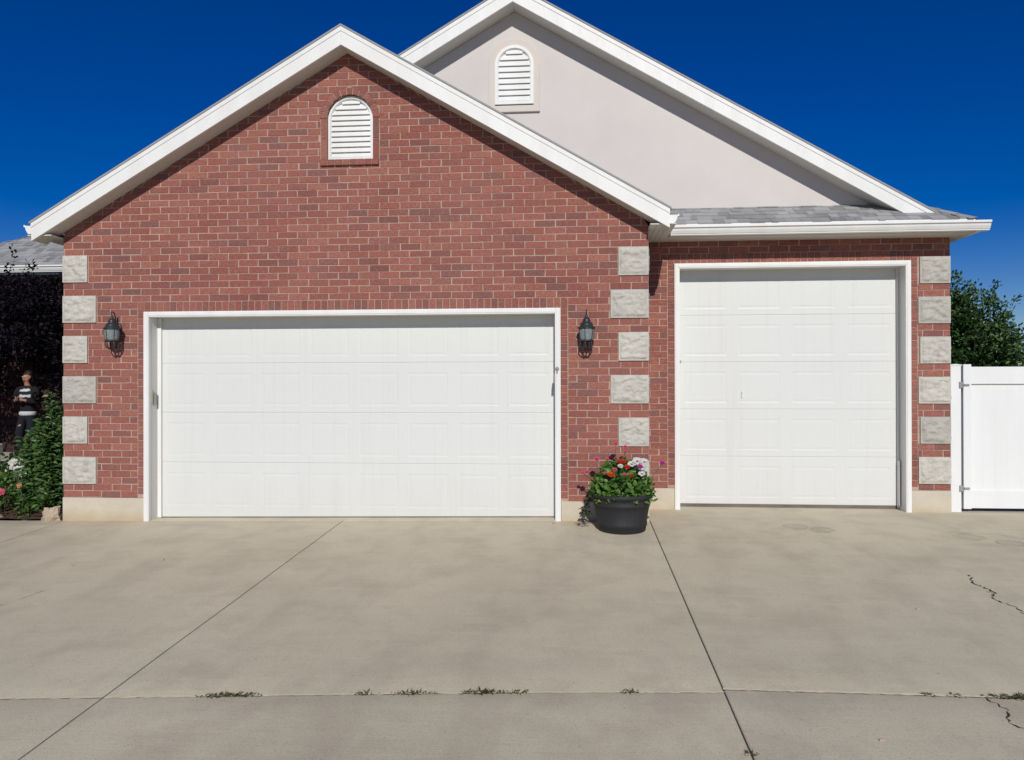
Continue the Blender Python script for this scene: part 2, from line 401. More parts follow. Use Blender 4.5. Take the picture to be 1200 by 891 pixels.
# ------------------------------------------------------------------ row tiler (bricks, shingles)
CH=.0827; BL=.248
def piece(mb,q,O,U,V,Nn,front,back,ch,mat=0,tilt=0):
    cx=sum(p[0] for p in q)/4; cy=sum(p[1] for p in q)/4
    def P(u,v,n): return O+U*u+V*v+Nn*n
    ins=[]
    for (u,v) in q:
        du=cx-u; dv=cy-v
        ins.append((u+(ch if du>0 else -ch) if abs(du)>ch else cx, v+(ch if dv>0 else -ch) if abs(dv)>ch else cy))
    t0=rnd.uniform(-tilt,tilt); t1=rnd.uniform(-tilt,tilt)
    fr=[front+t0*(1 if q[k][0]>cx else -1)+t1*(1 if q[k][1]>cy else -1) for k in range(4)]
    vs=[P(u,v,back) for u,v in q]+[P(q[k][0],q[k][1],fr[k]-ch) for k in range(4)]+[P(ins[k][0],ins[k][1],fr[k]) for k in range(4)]
    fs=[(8,9,10,11)]
    for k in range(4):
        l=(k+1)%4
        fs.append((k,l,4+l,4+k)); fs.append((4+k,4+l,8+l,8+k))
    mb.add(vs,fs,mat)
def spans(lr,holes,v0,v1):
    """allowed pieces of a row: list of (L0,L1,R0,R1) at v0 and v1"""
    a=lr(v0); b=lr(v1)
    if a is None and b is None: return []
    if a is None: a=((b[0]+b[1])/2,)*2
    if b is None: b=((a[0]+a[1])/2,)*2
    S=[(a[0],b[0],a[1],b[1])]
    for h in holes:
        p=h(v0+.004); q=h(v1-.004)
        if getattr(h,'box',0) is None:
            if p is None and v1<VZC: continue
            if p is None: p=q
            if q is None and v0<VZC: q=p
        elif hasattr(h,'box'):
            ov=min(v1,h.box[1])-max(v0,h.box[0])
            if ov<.5*(v1-v0): continue
            p=q=p or q or h((h.box[0]+h.box[1])/2)
        if p is None and q is None: continue
        if p is None: p=((q[0]+q[1])/2,)*2
        if q is None: q=((p[0]+p[1])/2,)*2
        T=[]
        for (l0,l1,r0,r1) in S:
            if max(p[1],q[1])<=min(l0,l1) or min(p[0],q[0])>=max(r0,r1): T.append((l0,l1,r0,r1)); continue
            if min(p[0],q[0])>min(l0,l1)+.02: T.append((l0,l1,p[0],q[0]))
            if max(p[1],q[1])<max(r0,r1)-.02: T.append((p[1],q[1],r0,r1))
        S=T
    return S
def brick_field(mb,O,U,V,Nn,z0,z1,lr,holes,u0=0,mort=.0125):
    nrow=int(math.ceil((z1-z0)/CH-1e-6))
    for r in range(nrow):
        v0=z0+r*CH; v1=min(v0+CH,z1)
        if v1-v0<.02: continue
        off=u0+(BL/2 if r%2 else 0)+rnd.uniform(-.012,.012)
        for (l0,l1,r0,r1) in spans(lr,holes,v0,v1):
            lo=min(l0,l1);hi=max(r0,r1)
            k=math.floor((lo-off)/BL); jit=rnd.uniform(-.003,.003)
            while off+k*BL<hi:
                a=off+k*BL; b=a+BL; k+=1; m=mort/2
                q=[max(a+m,l0+m*.6),min(b-m,r0-m*.6),min(b-m,r1-m*.6),max(a+m,l1+m*.6)]
                w0=q[1]-q[0]; w1=q[2]-q[3]
                if max(w0,w1)<.016: continue
                if w0<.004: q[0]=q[1]=(q[0]+q[1])/2; q[1]+=.002; q[0]-=.002
                if w1<.004: q[3]=q[2]=(q[2]+q[3])/2; q[2]+=.002; q[3]-=.002
                j=lambda s=.0022: rnd.uniform(-s,s)
                mb_=m*.64; va=v0+mb_+j(.0022); vb=v1-mb_+j(.0022)
                piece(mb,[(q[0]+j(),va),(q[1]+j(),va+j(.001)),(q[2]+j(),vb),(q[3]+j(),vb+j(.001))],O,U,V,Nn,rnd.uniform(-.0025,.0015),-.05,.003,0,.0007)
def backing(mb,O,U,V,Nn,z0,z1,lr,holes,n=-.0045,mat=1):
    nrow=int(math.ceil((z1-z0)/CH-1e-6))
    for r in range(nrow):
        v0=z0+r*CH; v1=min(v0+CH,z1)
        for (l0,l1,r0,r1) in spans(lr,holes,v0,v1):
            mb.add([O+U*l0+V*v0+Nn*n,O+U*r0+V*v0+Nn*n,O+U*r1+V*v1+Nn*n,O+U*l1+V*v1+Nn*n],[(0,1,2,3)],mat)
def rect(x0,x1,z0,z1):
    f=lambda z: (x0,x1) if z0<z<z1 else None
    f.box=(z0,z1); return f
def surround(mb,O,U,V,Nn,x0,x1,ztop,zbot,zhead,w=.085):
    """stacked header bricks round an opening"""
    m=.0045
    n=int((ztop-zbot)/CH)
    for k in range(n):
        z1=ztop-k*CH; z0=z1-CH
        for a,b in ((x0-w,x0),(x1,x1+w)):
            piece(mb,[(a+m*1.4,z0+m),(b-.001,z0+m),(b-.001,z1-m),(a+m*1.4,z1-m)] if a<x0 else [(a+.001,z0+m),(b-m*1.4,z0+m),(b-m*1.4,z1-m),(a+.001,z1-m)],O,U,V,Nn,rnd.uniform(.001,.004),-.05,.003,0,.0007)
    N_=int(round((x1-x0+2*w)/CH)); s=(x1-x0+2*w)/N_
    for k in range(N_):
        a=x0-w+k*s
        piece(mb,[(a+m,ztop+m*.4),(a+s-m,ztop+m*.4),(a+s-m,zhead-m),(a+m,zhead-m)],O,U,V,Nn,rnd.uniform(.001,.004),-.05,.003,0,.0007)

# ------------------------------------------------------------------ the house
house=thing('brick_house','red brick house with two white garage doors, stone quoins and a stucco upper gable','house',(-.8,0,0))
VX=Vector((1,0,0));VY=Vector((0,1,0));VZ=Vector((0,0,1))
O0=Vector((0,0,0))
FX0,FX1=-6.30,.85; FXC=-2.715; FAP=5.565
def lrF(z):
    h=(FAP-z)/SL
    if h<=0: return None
    return (max(FX0,FXC-h),min(FX1,FXC+h))
ZQ=3.19; ZB=ZQ-36*CH          # course datum, bottom of brick
T1=(-5.256,-.168,2.489)       # door 1 trim outer
T2=(1.258,4.150,3.122)
qL=[];qR=[]
for i in range(6):
    zt=ZQ-.4962*i
    qL.append((FX0,FX0+(.318 if i%2==0 else .43),zt-.3308,zt))
    qR.append((FX1-(.345 if i%2==0 else .435),FX1,zt-.3308,zt))
VC=-2.683; VW=.2815; VZ0=4.290; VZC=4.787   # brick gable vent
def vent_hole(z,r=VW+.078):
    if z<VZ0-.07 or z>VZC+r: return None
    if z<=VZC: return (VC-r,VC+r)
    h=math.sqrt(max(0,r*r-(z-VZC)**2)); return (VC-h,VC+h)
SW=.085; ZHEAD1=ZQ-7*CH; ZHEAD2=3.165+CH
holesF=[rect(q[0]-.006,q[1]+.006,q[2],q[3]) for q in qL+qR]+[rect(T1[0]-SW,T1[1]+SW,-1,ZHEAD1),vent_hole]
bw=MB(); NF=Vector((0,-1,0))
brick_field(bw,O0,VX,VZ,NF,ZB,FAP,lrF,holesF,u0=-6.3)
def vent_inner(z):
    r=VW-.003
    if z<VZ0-.06 or z>VZC+r: return None
    if z<=VZC: return (VC-r,VC+r)
    h=math.sqrt(max(0,r*r-(z-VZC)**2)); return (VC-h,VC+h)
vent_inner.box=None
backing(bw,O0,VX,VZ,NF,ZB,FAP,lrF,[rect(T1[0],T1[1],-1,T1[2]),vent_inner])
surround(bw,O0,VX,VZ,NF,T1[0],T1[1],T1[2],ZB,ZHEAD1)
bw.quad((T1[0]-.02,.005,T1[2]-.01),(T1[1]+.02,.005,T1[2]-.01),(T1[1]+.02,.005,ZHEAD1-.03),(T1[0]-.02,.005,ZHEAD1-.03),1)
RA=[(VC+(VW+.07)*math.cos(math.pi*k/20),VZC+(VW+.07)*math.sin(math.pi*k/20)) for k in range(21)]; RB=[(VC+(VW-.002)*math.cos(math.pi*k/20),VZC+(VW-.002)*math.sin(math.pi*k/20)) for k in range(21)]
for k in range(20): bw.quad((RB[k][0],-.003,RB[k][1]),(RA[k][0],-.003,RA[k][1]),(RA[k+1][0],-.003,RA[k+1][1]),(RB[k+1][0],-.003,RB[k+1][1]),1)
bw.box(VC-VW-.07,VC+VW+.07,-.018,.05,VZ0-.066,VZ0-.008,1)
# vent surround: stretchers up the sides, rowlock arch, projecting sill
m=.004
for sx in (-1,1):
    z=VZ0
    while z<VZC-.05:
        z1=min(z+.25,VZC)
        a,b=sorted((VC+sx*VW,VC+sx*(VW+.074)))
        piece(bw,[(a+m*.5,z+m),(b-m*.5,z+m),(b-m*.5,z1-m),(a+m*.5,z1-m)],O0,VX,VZ,NF,.004,-.07,.003)
        z=z1
NA=13
for k in range(NA):
    a0=math.pi*(k+.07)/NA; a1=math.pi*(k+.93)/NA
    ri,ro=VW+.002,VW+.080
    q=[(VC+ro*math.cos(a0),VZC+ro*math.sin(a0)),(VC+ro*math.cos(a1),VZC+ro*math.sin(a1)),(VC+ri*math.cos(a1),VZC+ri*math.sin(a1)),(VC+ri*math.cos(a0),VZC+ri*math.sin(a0))]
    vs=[(x,.06,z) for x,z in q]+[(x,-.010,z) for x,z in q]
    bw.add(vs,[(4,5,6,7),(0,1,5,4),(1,2,6,5),(2,3,7,6),(3,0,4,7)],0)
for k in range(8):
    a=VC-VW-.078+k*(2*VW+.156)/8; b=a+(2*VW+.156)/8
    piece(bw,[(a+m,VZ0-.072),(b-m,VZ0-.072),(b-m,VZ0-.002),(a+m,VZ0-.002)],O0,VX,VZ,NF,.03,-.05,.003)
# masonry behind
core=MB()
wall_front=bw.build('brick_wall',[M['brick'],M['mortar']],house)
cw=MB()
cw.box(FX0+.01,T1[0]+.02,.02,.2,-.15,3.44); cw.box(T1[1]-.02,FX1-.01,.02,.2,-.15,3.44)
cw.prism([(T1[0]+.02,2.47),(T1[1]-.02,2.47),(T1[1]-.02,3.44),(VC+.3,3.44),(VC-.3,3.44),(T1[0]+.02,3.44)],.02,.2)
cw.prism([(FX0+.01,3.44),(FX1-.01,3.44),(FXC,FAP-.02)],.098,.2)
cw.build('wall_core',M['dark_siding'],house)

# right section wall
WY=.90; OR=Vector((0,WY,0))
qS=[]
for i in range(6):
    zt=3.165-.4962*i
    qS.append((4.62-(.362 if i%2==0 else .383),4.62,zt-.3308,zt))
lrS=lambda z:(.838,4.62)
brw=MB()
holesS=[rect(q[0]-.006,q[1]+.006,q[2],q[3]) for q in qS]+[rect(T2[0]-SW,T2[1]+SW,-1,ZHEAD2)]
ZB2=3.165-35*CH
brick_field(brw,OR,VX,VZ,NF,ZB2,3.46,lrS,holesS,u0=.95)
backing(brw,OR,VX,VZ,NF,ZB2,3.46,lrS,[rect(T2[0],T2[1],-1,T2[2])])
surround(brw,OR,VX,VZ,NF,T2[0],T2[1],T2[2],ZB2,ZHEAD2)
brw.quad((T2[0]-.02,WY+.0055,T2[2]-.01),(T2[1]+.02,WY+.0055,T2[2]-.01),(T2[1]+.02,WY+.0055,ZHEAD2-.03),(T2[0]-.02,WY+.0055,ZHEAD2-.03),1)
brw.build('brick_wall',[M['brick'],M['mortar']],house)
cw=MB(); cw.box(.72,T2[0]+.02,WY+.02,WY+.2,-.1,3.44); cw.box(T2[1]-.02,4.60,WY+.02,WY+.2,-.1,3.44); cw.box(T2[0]+.02,T2[1]-.02,WY+.02,WY+.2,3.10,3.44)
cw.build('wall_core',M['dark_siding'],house)
# side walls, real brick courses where a side step could see them
sw=MB()
brick_field(sw,Vector((FX1,0,0)),VY,VZ,VX,ZB,3.44,lambda z:(.004,WY),[],u0=.0); backing(sw,Vector((FX1,0,0)),VY,VZ,VX,ZB,3.44,lambda z:(.0,WY),[])
brick_field(sw,Vector((FX0,0,0)),-VY,VZ,-VX,ZB,3.44,lambda z:(-3.7,-.004),[],u0=.0); backing(sw,Vector((FX0,0,0)),-VY,VZ,-VX,ZB,3.44,lambda z:(-3.7,0),[])
brick_field(sw,Vector((4.62,0,0)),VY,VZ,VX,ZB2,3.44,lambda z:(WY+.004,6.),[],u0=.0); backing(sw,Vector((4.62,0,0)),VY,VZ,VX,ZB2,3.44,lambda z:(WY,12.),[])
sw.build('side_wall',[M['brick'],M['mortar']],house)
for bx in ((FX0+.012,FX0+.15,.2,3.7,-.2,3.42),(FX1-.15,FX1-.012,.2,WY+.1,-.1,3.42),(4.45,4.608,WY+.2,12,-.1,3.42),(-6.3,4.44,11.9,12,-.1,3.42)):
    cw=MB(); cw.box(*bx); cw.build('wall_core',M['dark_siding'],house)

# foundation
for (a0,a1,b0,b1,c0,c1) in ((FX0-.004,T1[0]-.002,-.012,.2,-.25,ZB-.003),(T1[1]+.002,FX1+.004,-.012,.25,-.15,ZB+.014),(FX1-.1,FX1+.004,.25,WY,-.15,ZB-.003),
    (FX1,T2[0]-.002,WY-.012,WY+.2,-.15,ZB2-.003),(T2[1]+.002,4.625,WY-.012,WY+.2,-.15,ZB2-.003),(FX0-.004,FX0+.1,.2,3.7,-.3,ZB-.003),(4.55,4.625,WY+.2,12,-.15,ZB2-.003)):
    fb=MB(); fb.box(a0,a1,b0,b1,c0,c1); fb.build('foundation',M['foundation_paint'],house,bevel=.006)

# split-face quoins
def quoin(x0,x1,z0,z1,yf,side,seed):
    mb=MB(); nxq=int((x1-x0)/.012); nz=int((z1-z0)/.012); vs=[]; proud=.028
    zc=lambda a,b,t:a+(b-a)*t
    def dep(u,v,W,H):
        e=min(u,W-u,v,H-v)
        if e<.020: return .016
        k=min(1,(e-.020)/.018)
        n=mnoise.fractal((u*14+seed*7.1,v*18,seed*3.3),1.,2.,4)
        c=abs(mnoise.noise((u*9+seed,v*22+seed*2,5.)))
        return .016+k*(proud*.55+.020*n-.010*(c<.10)*v/H)
    W=x1-x0;H=z1-z0
    rows=[]
    wrap=.10
    # parameter s runs along the front and then round the outer corner
    S=[W*i/nxq for i in range(nxq+1)]
    for jz in range(nz+1):
        v=H*jz/nz; row=[]
        for s_ in S:
            row.append((x0+s_,yf-dep(s_,v,W,H),z0+v))
        rows.append(row)
    n=nxq+1
    vs=[p for r in rows for p in r]
    fs=[(j_*n+i,j_*n+i+1,(j_+1)*n+i+1,(j_+1)*n+i) for j_ in range(nz) for i in range(nxq)]
    mb.add(vs,fs,0,True)
    # outer edge face round the corner
    ns=8
    sx=x1 if side>0 else x0
    vs=[]
    for jz in range(nz+1):
        v=H*jz/nz
        for i in range(ns+1):
            t=i/ns; yy=yf-.016+t*(.2+.016)
            e=min(v,H-v); k=min(1,max(0,(e-.012)/.03))*min(1,(t*.216)/.03)
            vs.append((sx+side*(.010*k+ k*.016*mnoise.fractal((yy*14+seed,v*18,seed),1.,2.,3) ),yy,z0+v))
    n=ns+1
    fs=[((j_*n+i,j_*n+i+1,(j_+1)*n+i+1,(j_+1)*n+i) if side>0 else (j_*n+i+1,j_*n+i,(j_+1)*n+i,(j_+1)*n+i+1)) for j_ in range(nz) for i in range(ns)]
    mb.add(vs,fs,0,True)
    ox=x0 if side>0 else x1
    mb.box(min(x0,x1)+.0015,max(x0,x1)-.0015,yf-.0145,yf+.04,z0+.0015,z1-.0015)
    return mb.build('quoin_stone',M['quoin_stone'],house)
for k,q in enumerate(qL): quoin(*q,0,-1,k+1)
for k,q in enumerate(qR): quoin(*q,0,1,k+11)
for k,q in enumerate(qS): quoin(*q,WY,1,k+21)

# door frames and doors
def door(T,xd0,xd1,zb,ztop,yf,yd,ncol,zj,gx,gw,mwall,lastx):
    x0,x1,zt=T
    gd=MB(); gd.box(xd0-.06,xd1+.06,yd+.012,yd+.05,zb,ztop+.08)
    D=gd.build('garage_door',M['white_door'],house)
    rows=[zb]+zj+[ztop]
    for r in range(len(rows)-1):
        z0=rows[r]+.0006; z1=rows[r+1]-.0006; H=z1-z0
        s=MB(); pitch=(xd1-xd0)/ncol
        # front skin with stamped panels
        pz0=z0+H*.135; pz1=z0+H*.80
        us=[xd0]; 
        for c in range(ncol):
            a=xd0+c*pitch+gx[c]; us+= [a,a+gw]
        us.append(xd1)
        def q(xa,xb,za,zb_): s.quad((xa,yd,za),(xb,yd,za),(xb,yd,zb_),(xa,yd,zb_))
        q(xd0,xd1,z0+.006,pz0); q(xd0,xd1,pz1,z1-.006)
        for k in range(0,len(us),2): q(us[k],us[k+1],pz0,pz1)
        # rounded tongue edges
        s.quad((xd0,yd+.003,z0),(xd1,yd+.003,z0),(xd1,yd,z0+.006),(xd0,yd,z0+.006))
        s.quad((xd0,yd,z1-.006),(xd1,yd,z1-.006),(xd1,yd+.003,z1),(xd0,yd+.003,z1))
        for k in range(1,len(us)-1,2):
            a,b=us[k],us[k+1]
            lv=[(0,0),(.010,.0019),(.026,.0019),(.044,.0005)]
            prev=None
            for ins,dp in lv:
                L=[(a+ins,yd+dp,pz0+ins),(b-ins,yd+dp,pz0+ins),(b-ins,yd+dp,pz1-ins),(a+ins,yd+dp,pz1-ins)]
                if prev:
                    for i in range(4):
                        i2=(i+1)%4; s.quad(prev[i],prev[i2],L[i2],L[i])
                prev=L
            s.quad(*prev)
        if r==0: s.v=[(x,y,z+(zg(x,y)+.006 if z<.03 and xd0<0 else 0)) for x,y,z in s.v]
        s.build('door_section',M['white_door'],D)
    b=MB(); b.box(xd0-.02,xd1+.02,yd+.004,yd+.045,zb-.06,zb-.002)
    if xd0<0: b.v=[(x,y,z+zg(x,y)+.006) for x,y,z in b.v]
    b.build('bottom_seal',M['seal'],D)
    # frame: brick mould, jamb liner, stops
    f=MB(); tw=.066
    zt0=-.1 if xd0<0 else -.03
    f.box(x0,x0+tw,yf-.022,yf+.03,zt0,zt); f.box(x1-tw,x1,yf-.022,yf+.03,zt0,zt); f.box(x0+tw,x1-tw,yf-.022,yf+.03,zt-tw,zt)
    f.box(x0+.012,x0+tw-.014,yf-.028,yf-.020,zt0,zt-.014); f.box(x1-tw+.014,x1-.012,yf-.028,yf-.020,zt0,zt-.014); f.box(x0+tw-.014,x1-tw+.014,yf-.028,yf-.020,zt-tw+.014,zt-.014)
    fr=f.build('door_frame',M['white_trim'],D,bevel=.004)
    l=MB()
    l.box(x0+.02,x0+tw-.004,yf+.03,yd+.06,zt0,zt-tw+.004); l.build('jamb_liner',M['jamb'],fr,bevel=.002); l=MB()
    l.box(x1-tw+.004,x1-.02,yf+.03,yd+.06,zt0,zt-tw+.004); l.build('jamb_liner',M['jamb'],fr,bevel=.002); l=MB()
    l.box(x0+.02,x1-.02,yf+.03,yd+.06,zt-tw+.004,zt-.01); l.build('head_liner',M['jamb'],fr,bevel=.002)
    st=MB(); st.box(x0+tw-.004,xd0+.010,yd-.030,yd-.006,zt0+.04,zt-tw+.003)
    st.build('door_stop',M['white_trim'],fr,bevel=.003); st=MB(); st.box(xd1-.010,x1-tw+.004,yd-.030,yd-.006,zt0+.04,zt-tw+.003)
    st.build('door_stop',M['white_trim'],fr,bevel=.003)
    return D,fr
D1,F1=door(T1,-5.155,-.245,0.005,2.462,0,.215,8,[.63,1.25,1.862],[.062]*8,.49,0,0)
D2,F2=door(T2,1.33,4.075,.042,3.085,WY,WY+.22,4,[.655,1.265,1.875,2.48],[.085,.075,.07,.075],.535,0,0)
# small fittings
a=MB(); a.box(-5.192,-5.184,.03,.075,1.38,1.54); a.build('strike_plate',M['beige_plastic'],F1,bevel=.003)
a=MB(); a.box(-5.186,-5.172,.10,.135,1.34,1.50); a.build('strike_plate',M['grey_metal'],F1,bevel=.003)
a=MB(); a.lathe([(.0,0),(.022,0),(.022,.012),(.016,.02),(0,.02)],(0,0,0),14)
a.v=[(x-.208,-.024-z,y+1.775) for x,y,z in a.v]; a.tube([(-.208,-.05,1.80),(-.208,-.055,1.755),(-.208,-.05,1.73)],.007)
a.box(-.252,-.232,-.020,.03,1.60,1.72); a.tube([(-.242,-.02,1.71),(-.246,-.045,1.70),(-.248,-.05,1.62),(-.246,-.03,1.60)],.008)
a.build('door_latch',M['grey_metal'],F1,bevel=.002)
a=MB(); a.box(2.135,2.152,WY+.205,WY+.221,1.415,1.50); a.tube([(2.143,WY+.206,1.475),(2.143,WY+.196,1.475)],.007); a.build('lock_handle',M['jamb'],D2,bevel=.002)
a=MB(); a.box(1.345,1.37,WY+.205,WY+.222,1.87,1.90); a.build('door_latch',M['grey_metal'],D2,bevel=.002)
a=MB(); a.box(4.062,4.080,WY+.14,WY+.185,.05,.62); a.tube([(4.068,WY+.165,.62),(4.068,WY+.165,2.98)],.006); a.build('weather_strip',M['jamb'],F2,bevel=.003)

# brick gable vent
def arch(cx,hw,z0,zc,n=18):
    return [(cx-hw,z0),(cx+hw,z0)]+[(cx+hw*math.cos(math.pi*k/n),zc+hw*math.sin(math.pi*k/n)) for k in range(n+1)]
def vent(cx,hw,z0,zc,yf,fw,nl,sill=False):
    f=MB(); A=arch(cx,hw-.003,z0+.003,zc); B=arch(cx,hw-fw,z0+fw,zc)
    f.ring(A,B,yf,yf+.06); C_=arch(cx,hw-fw+.012,z0+fw-.012,zc); f.ring(B,arch(cx,hw-fw-.010,z0+fw+.010,zc),yf+.012,yf+.05)
    V=f.build('gable_vent',M['white_trim'],house,bevel=.003)
    l=MB(); r=hw-fw; zt=zc+r; p=(zt-z0-fw)/nl
    for k in range(nl):
        zb=z0+fw+k*p; zm=zb+p*.6
        h=r if zm<=zc else math.sqrt(max(0,r*r-(zm-zc)**2))
        if h<.03: continue
        l.prism_x([(yf+.006,zb+.004),(yf+.016,zb+.0),(yf+.050,zb+p*1.28),(yf+.040,zb+p*1.31)],cx-h,cx+h)
    l.build('louvre',M['white_trim'],V)
    b=MB(); b.prism(arch(cx,hw-.01,z0+.01,zc),yf+.054,yf+.058); b.build('vent_backing',M['soffit'],V)
vent(VC,VW,VZ0,VZC,.034,.036,11)
SCX=-.785; SY=1.05; SAP=6.488
vent(-.786,.258,5.252,5.775,SY-.055,.044,9)

# stucco gable
s=MB(); s.prism([(-6.1,3.40),(4.55,3.40),(SCX+(SAP-3.40)/SL,3.40),(SCX,SAP-.004),(SCX-(SAP-3.40)/SL,3.40)],SY,SY+.18)
sg=s.build('stucco_wall',M['stucco'],house)
s=MB(); s.ring(arch(-.787,.336,5.160,5.782),arch(-.786,.250,5.245,5.775),SY-.035,SY+.01)
s.build('vent_surround',M['stucco_trim'],house,bevel=.006)

# roofs
def chev(mb,xc,zt,hgt,xl,xr,y0,y1,mat=0,sl=SL):
    f=lambda x:zt-sl*abs(x-xc)
    mb.prism([(xl,f(xl)-hgt),(xc,zt-hgt),(xc,zt),(xl,f(xl))],y0,y1,mat)
    mb.prism([(xc,zt-hgt),(xr,f(xr)-hgt),(xr,f(xr)),(xc,zt)],y0,y1,mat)
def gable_roof(name,xc,ztop,zsof,xl,xr,yf,yw,yback,fh):
    r=MB(); chev(r,xc,ztop+.006,.022,xl-.02,xr+.02,yf-.016,yback)
    ro=r.build(name,M['shingle'],house)
    f=MB(); chev(f,xc,ztop-.018,fh-.018,xl,xr,yf,yf+.028)
    f.build('fascia',M['white_trim'],ro,bevel=.003)
    f=MB(); chev(f,xc,ztop-.014,.060,xl-.004,xr+.004,yf-.007,yf-.001)
    f.build('rake_trim',M['white_trim'],ro,bevel=.003)
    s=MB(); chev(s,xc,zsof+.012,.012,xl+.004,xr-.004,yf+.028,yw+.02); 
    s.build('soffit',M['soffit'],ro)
    return ro
gr=gable_roof('gable_roof',FXC,5.795,FAP,-6.535,1.066,-.25,.0,4.0,.235)
# keep the main gable front clear of the lower roofs
mr=gable_roof('main_roof',SCX,6.705,SAP,-5.97,4.40,.75,SY,12.2,.228)
# eave soffit boxes and gutters of the garage gable
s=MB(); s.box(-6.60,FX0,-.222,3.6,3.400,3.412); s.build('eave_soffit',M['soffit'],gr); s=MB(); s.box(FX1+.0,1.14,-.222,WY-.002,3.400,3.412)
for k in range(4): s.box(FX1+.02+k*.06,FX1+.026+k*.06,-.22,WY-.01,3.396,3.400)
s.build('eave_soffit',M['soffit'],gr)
GP=[(0,0),(-.070,0),(-.072,.014),(-.080,.018),(-.098,.052),(-.104,.076),(-.104,.082),(-.124,.086),(-.124,.112),(-.112,.112),(-.106,.100),(0,.100)]
def gutter_x(mb,x0,x1,y,z,sc=1.): mb.prism_x([(y+a*sc,z+b*sc) for a,b in GP],x0,x1)
def gutter_y(mb,y0,y1,x,z,sgn,sc=1.):
    P=[(x-sgn*a*sc,z+b*sc) for a,b in GP]; mb.prism(P,y0,y1)
gu=MB(); gutter_y(gu,-.235,WY-.35,1.05,3.402,1); gu.build('gutter',M['white_trim'],gr,bevel=.002,seg=1); gu=MB(); gutter_y(gu,-.235,3.2,-6.52,3.42,-1)
gu.build('gutter',M['white_trim'],gr,bevel=.002,seg=1)
# pent / hip return roof above the single door
def tile_roof(mb,O,U,V,Nn,v1,lr,exp=.135):
    n=int(math.ceil(v1/exp))
    for r in range(n):
        a=r*exp; b=min(a+exp*1.35,v1)
        S=spans(lr,[],a,b)
        for (l0,l1,r0,r1) in S:
            u=min(l0,l1)-rnd.uniform(0,.2); hi=max(r0,r1)
            while u<hi:
                w=rnd.choice((.08,.11,.14,.18)); e=u+w
                q=[max(u,l0),min(e,r0),min(e,r1),max(u,l1)]
                if q[1]-q[0]>.015 or q[2]-q[3]>.015:
                    q[1]=max(q[1],q[0]+.001); q[2]=max(q[2],q[3]+.001)
                    h=.008+rnd.choice((0,.005,.009)); va=a-rnd.choice((0,0,.012))
                    P=lambda uu,vv,nn:O+U*uu+V*vv+Nn*nn
                    vs=[P(q[0],va,0),P(q[1],va,0),P(q[2],b,-.004),P(q[3],b,-.004),P(q[0],va,h),P(q[1],va,h),P(q[2],b,.001),P(q[3],b,.001)]
                    mb.add(vs,[(0,1,5,4),(1,2,6,5),(3,0,4,7),(4,5,6,7),(2,3,7,6)],0)
                u=e
EX,EY,EZ=4.745,.545,3.555
cs=math.cos(math.atan(SL)); sn=math.sin(math.atan(SL))
h=MB()
# front plane (rises towards +y), hip on its right
tile_roof(h,Vector((0,EY,EZ)),VX,Vector((0,cs,sn)),Vector((0,-sn,cs)),.56/cs,lambda v:(1.14-v*0,EX-v*cs))
# right plane (rises towards -x)
tile_roof(h,Vector((EX,0,EZ)),VY,Vector((-cs,0,sn)),Vector((sn,0,cs)),.60/cs,lambda v:(EY+v*cs,11.5))
# solid deck underneath
h.add([(1.08,EY,EZ-.012),(EX,EY,EZ-.012),(EX-.6,EY+.6,EZ+.6*SL-.012),(1.08,EY+.6,EZ+.6*SL-.012),(EX,11.5,EZ-.012),(EX-.6,11.5,EZ+.6*SL-.012),
       (1.08,EY,3.425),(EX,EY,3.425),(EX,11.5,3.425),(1.08,EY+.6,3.425),(EX-.6,11.5,3.425)],
      [(0,1,2,3),(1,4,5,2),(0,6,7,1),(1,7,8,4),(3,9,6,0),(4,8,10,5)],0)
# hip cap
for k in range(5):
    t0=k*.14-.02; t1=t0+.19
    p=lambda t,o:(EX-t,EY+t,EZ+t*SL+.012+o)
    a0=p(t0,.012);a1=p(t1,.004)
    h.add([(a0[0]-.09,a0[1]-.03,a0[2]-.02),a0,(a0[0]+.03,a0[1]+.09,a0[2]-.02),(a1[0]-.09,a1[1]-.03,a1[2]-.02),a1,(a1[0]+.03,a1[1]+.09,a1[2]-.02)],[(0,1,4,3),(1,2,5,4)],0)
hr=h.build('hip_roof',M['shingle'],house)
gu=MB(); gutter_x(gu,1.165,EX+.145,EY+.03,3.408); gutter_y(gu,EY+.03,11.5,EX+.027,3.408,1)
gu.build('gutter',M['white_trim'],hr,bevel=.002,seg=1)
f=MB(); f.box(1.16,EX+.0,EY-.005,EY+.02,3.515,EZ-.002); f.box(EX-.02,EX+.004,EY+.021,11.5,3.515,EZ-.002); f.box(1.16,EX-.002,EY+.031,EY+.05,3.41,3.53); f.box(EX+.003,EX+.026,EY+.1,11.5,3.41,3.53)
f.build('fascia',M['white_trim'],hr,bevel=.003)
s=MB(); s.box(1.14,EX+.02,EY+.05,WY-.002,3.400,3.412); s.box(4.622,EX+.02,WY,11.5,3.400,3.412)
s.build('eave_soffit',M['soffit'],hr)

